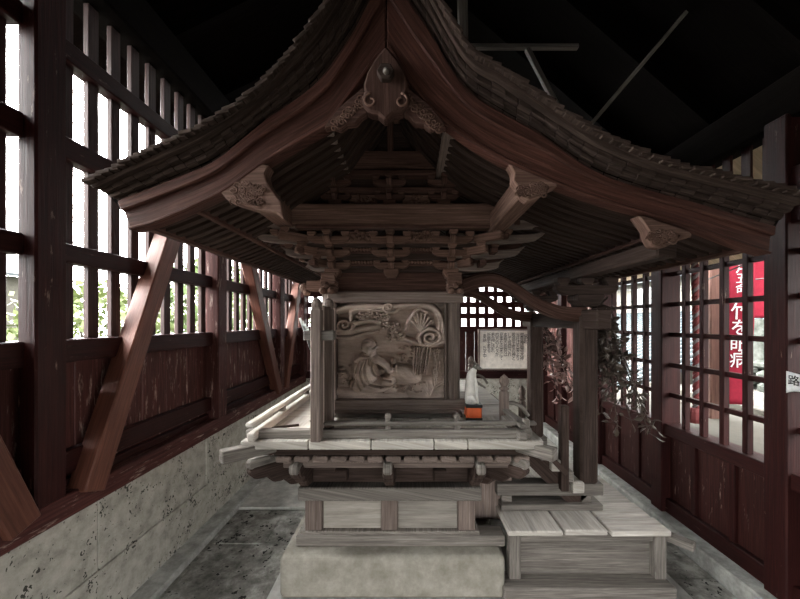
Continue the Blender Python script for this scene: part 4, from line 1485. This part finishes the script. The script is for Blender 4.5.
# rubble bank
rb = MB()
rr = random.Random(5)
for k in range(260):
    yy = rr.uniform(1.0, 4.8)
    zz = rr.uniform(0, 1)
    rb.blob((4.6 + zz * .9 + rr.uniform(-.1, .1), yy, .52 + zz * 1.25), rr.uniform(.1, .22), rr.uniform(.1, .22), rr.uniform(.06, .12), 7, 5)
rb.box(4.8, 6, .8, 4.9, .5, 1.5)
o = rb.build('rubble_bank', M_RUBBLE)
tag(o, 'grey-green rubble stone bank behind the banners outside', 'bank', kind='stuff')
shrub('bank_shrub', (4.9, 2.8, 1.6), .6, .7, .5, 1300, .1, M_GREEN, 'green shrub growing on the rubble bank behind the banners', 8)
shrub('bank_shrub', (5.0, 4.2, 1.6), .6, .5, .6, 1300, .11, M_GREEN2, 'pale shrub on the bank next to the tiled roof', 12)
for (z0, z1, nm) in ((2.02, 1.86, 'thin dark cable sagging outside the lattice, upper of two'), (1.72, 1.92, 'thin dark cable crossing the banner outside, lower of two')):
    pts = catmull([(2.4, 6.0, z0), (2.9, 4.2, (z0 + z1) / 2 - .08), (2.4 if z0 < 2 else 3.4, 2.2, z1)], 20)
    tag(MB().tube(pts, .006, 5).build('overhead_cable', M_BLACK), nm, 'cable')

# ================================================================== LIGHT: overcast daylight only
wd = bpy.data.worlds.new('overcast')
scene.world = wd
wd.use_nodes = True
nt = wd.node_tree
bg = nt.nodes['Background']
tcw = nt.nodes.new('ShaderNodeTexCoord')
sp = nt.nodes.new('ShaderNodeSeparateXYZ')
nt.links.new(tcw.outputs['Generated'], sp.inputs[0])
rw = ramp(nt.nodes, [(.0, (.88, .88, .86)), (.5, (.95, .955, .94)), (1.0, (1, 1, .99))])
nt.links.new(sp.outputs['Z'], rw.inputs[0])
nt.links.new(rw.outputs[0], bg.inputs['Color'])
dt = nt.nodes.new('ShaderNodeVectorMath')
dt.operation = 'DOT_PRODUCT'
dt.inputs[1].default_value = V((-.80, .28, .53)).normalized()
nrmz = nt.nodes.new('ShaderNodeVectorMath')
nrmz.operation = 'NORMALIZE'
nt.links.new(tcw.outputs['Generated'], nrmz.inputs[0])
nt.links.new(nrmz.outputs[0], dt.inputs[0])
mrw = nt.nodes.new('ShaderNodeMapRange')
mrw.interpolation_type = 'SMOOTHSTEP'
mrw.inputs['From Min'].default_value = .35
mrw.inputs['From Max'].default_value = 1.0
mrw.inputs['To Min'].default_value = .75
mrw.inputs['To Max'].default_value = 4.0
nt.links.new(dt.outputs['Value'], mrw.inputs[0])
nt.links.new(mrw.outputs[0], bg.inputs['Strength'])


def portal(loc, rot, sx, sy):
    li = bpy.data.lights.new('sky_portal', 'AREA')
    li.shape = 'RECTANGLE'
    li.size, li.size_y = sx, sy
    li.cycles.is_portal = True
    o = bpy.data.objects.new('sky_portal', li)
    COL.objects.link(o)
    o.location = loc
    o.rotation_euler = rot


portal((-1.66, 1.75, 2.18), (0, -math.pi / 2, 0), 1.6, 5.9)
portal((1.99, 1.75, 1.45), (0, math.pi / 2, 0), 1.9, 5.9)
portal((.2, YF - .15, FRONT / 2), (math.pi / 2, 0, 0), 3.6, FRONT)

# ================================================================== CAMERA
cam = bpy.data.cameras.new('camera')
co = bpy.data.objects.new('camera', cam)
COL.objects.link(co)
cam.sensor_width = 36
cam.lens = F * 36 / 800
cam.shift_x = -(HX - 400) / 800
cam.shift_y = (HY - 299.5) / 800
cam.clip_start = .05
co.location = (0, 0, EYE)
co.rotation_euler = (math.pi / 2, 0, 0)
scene.camera = co

vs = scene.view_settings
vs.view_transform = 'Standard'
vs.look = 'None'
vs.gamma = 1
vs.use_curve_mapping = False
vs.exposure = 4.25
scene.cycles.max_bounces = 8
scene.cycles.diffuse_bounces = 5
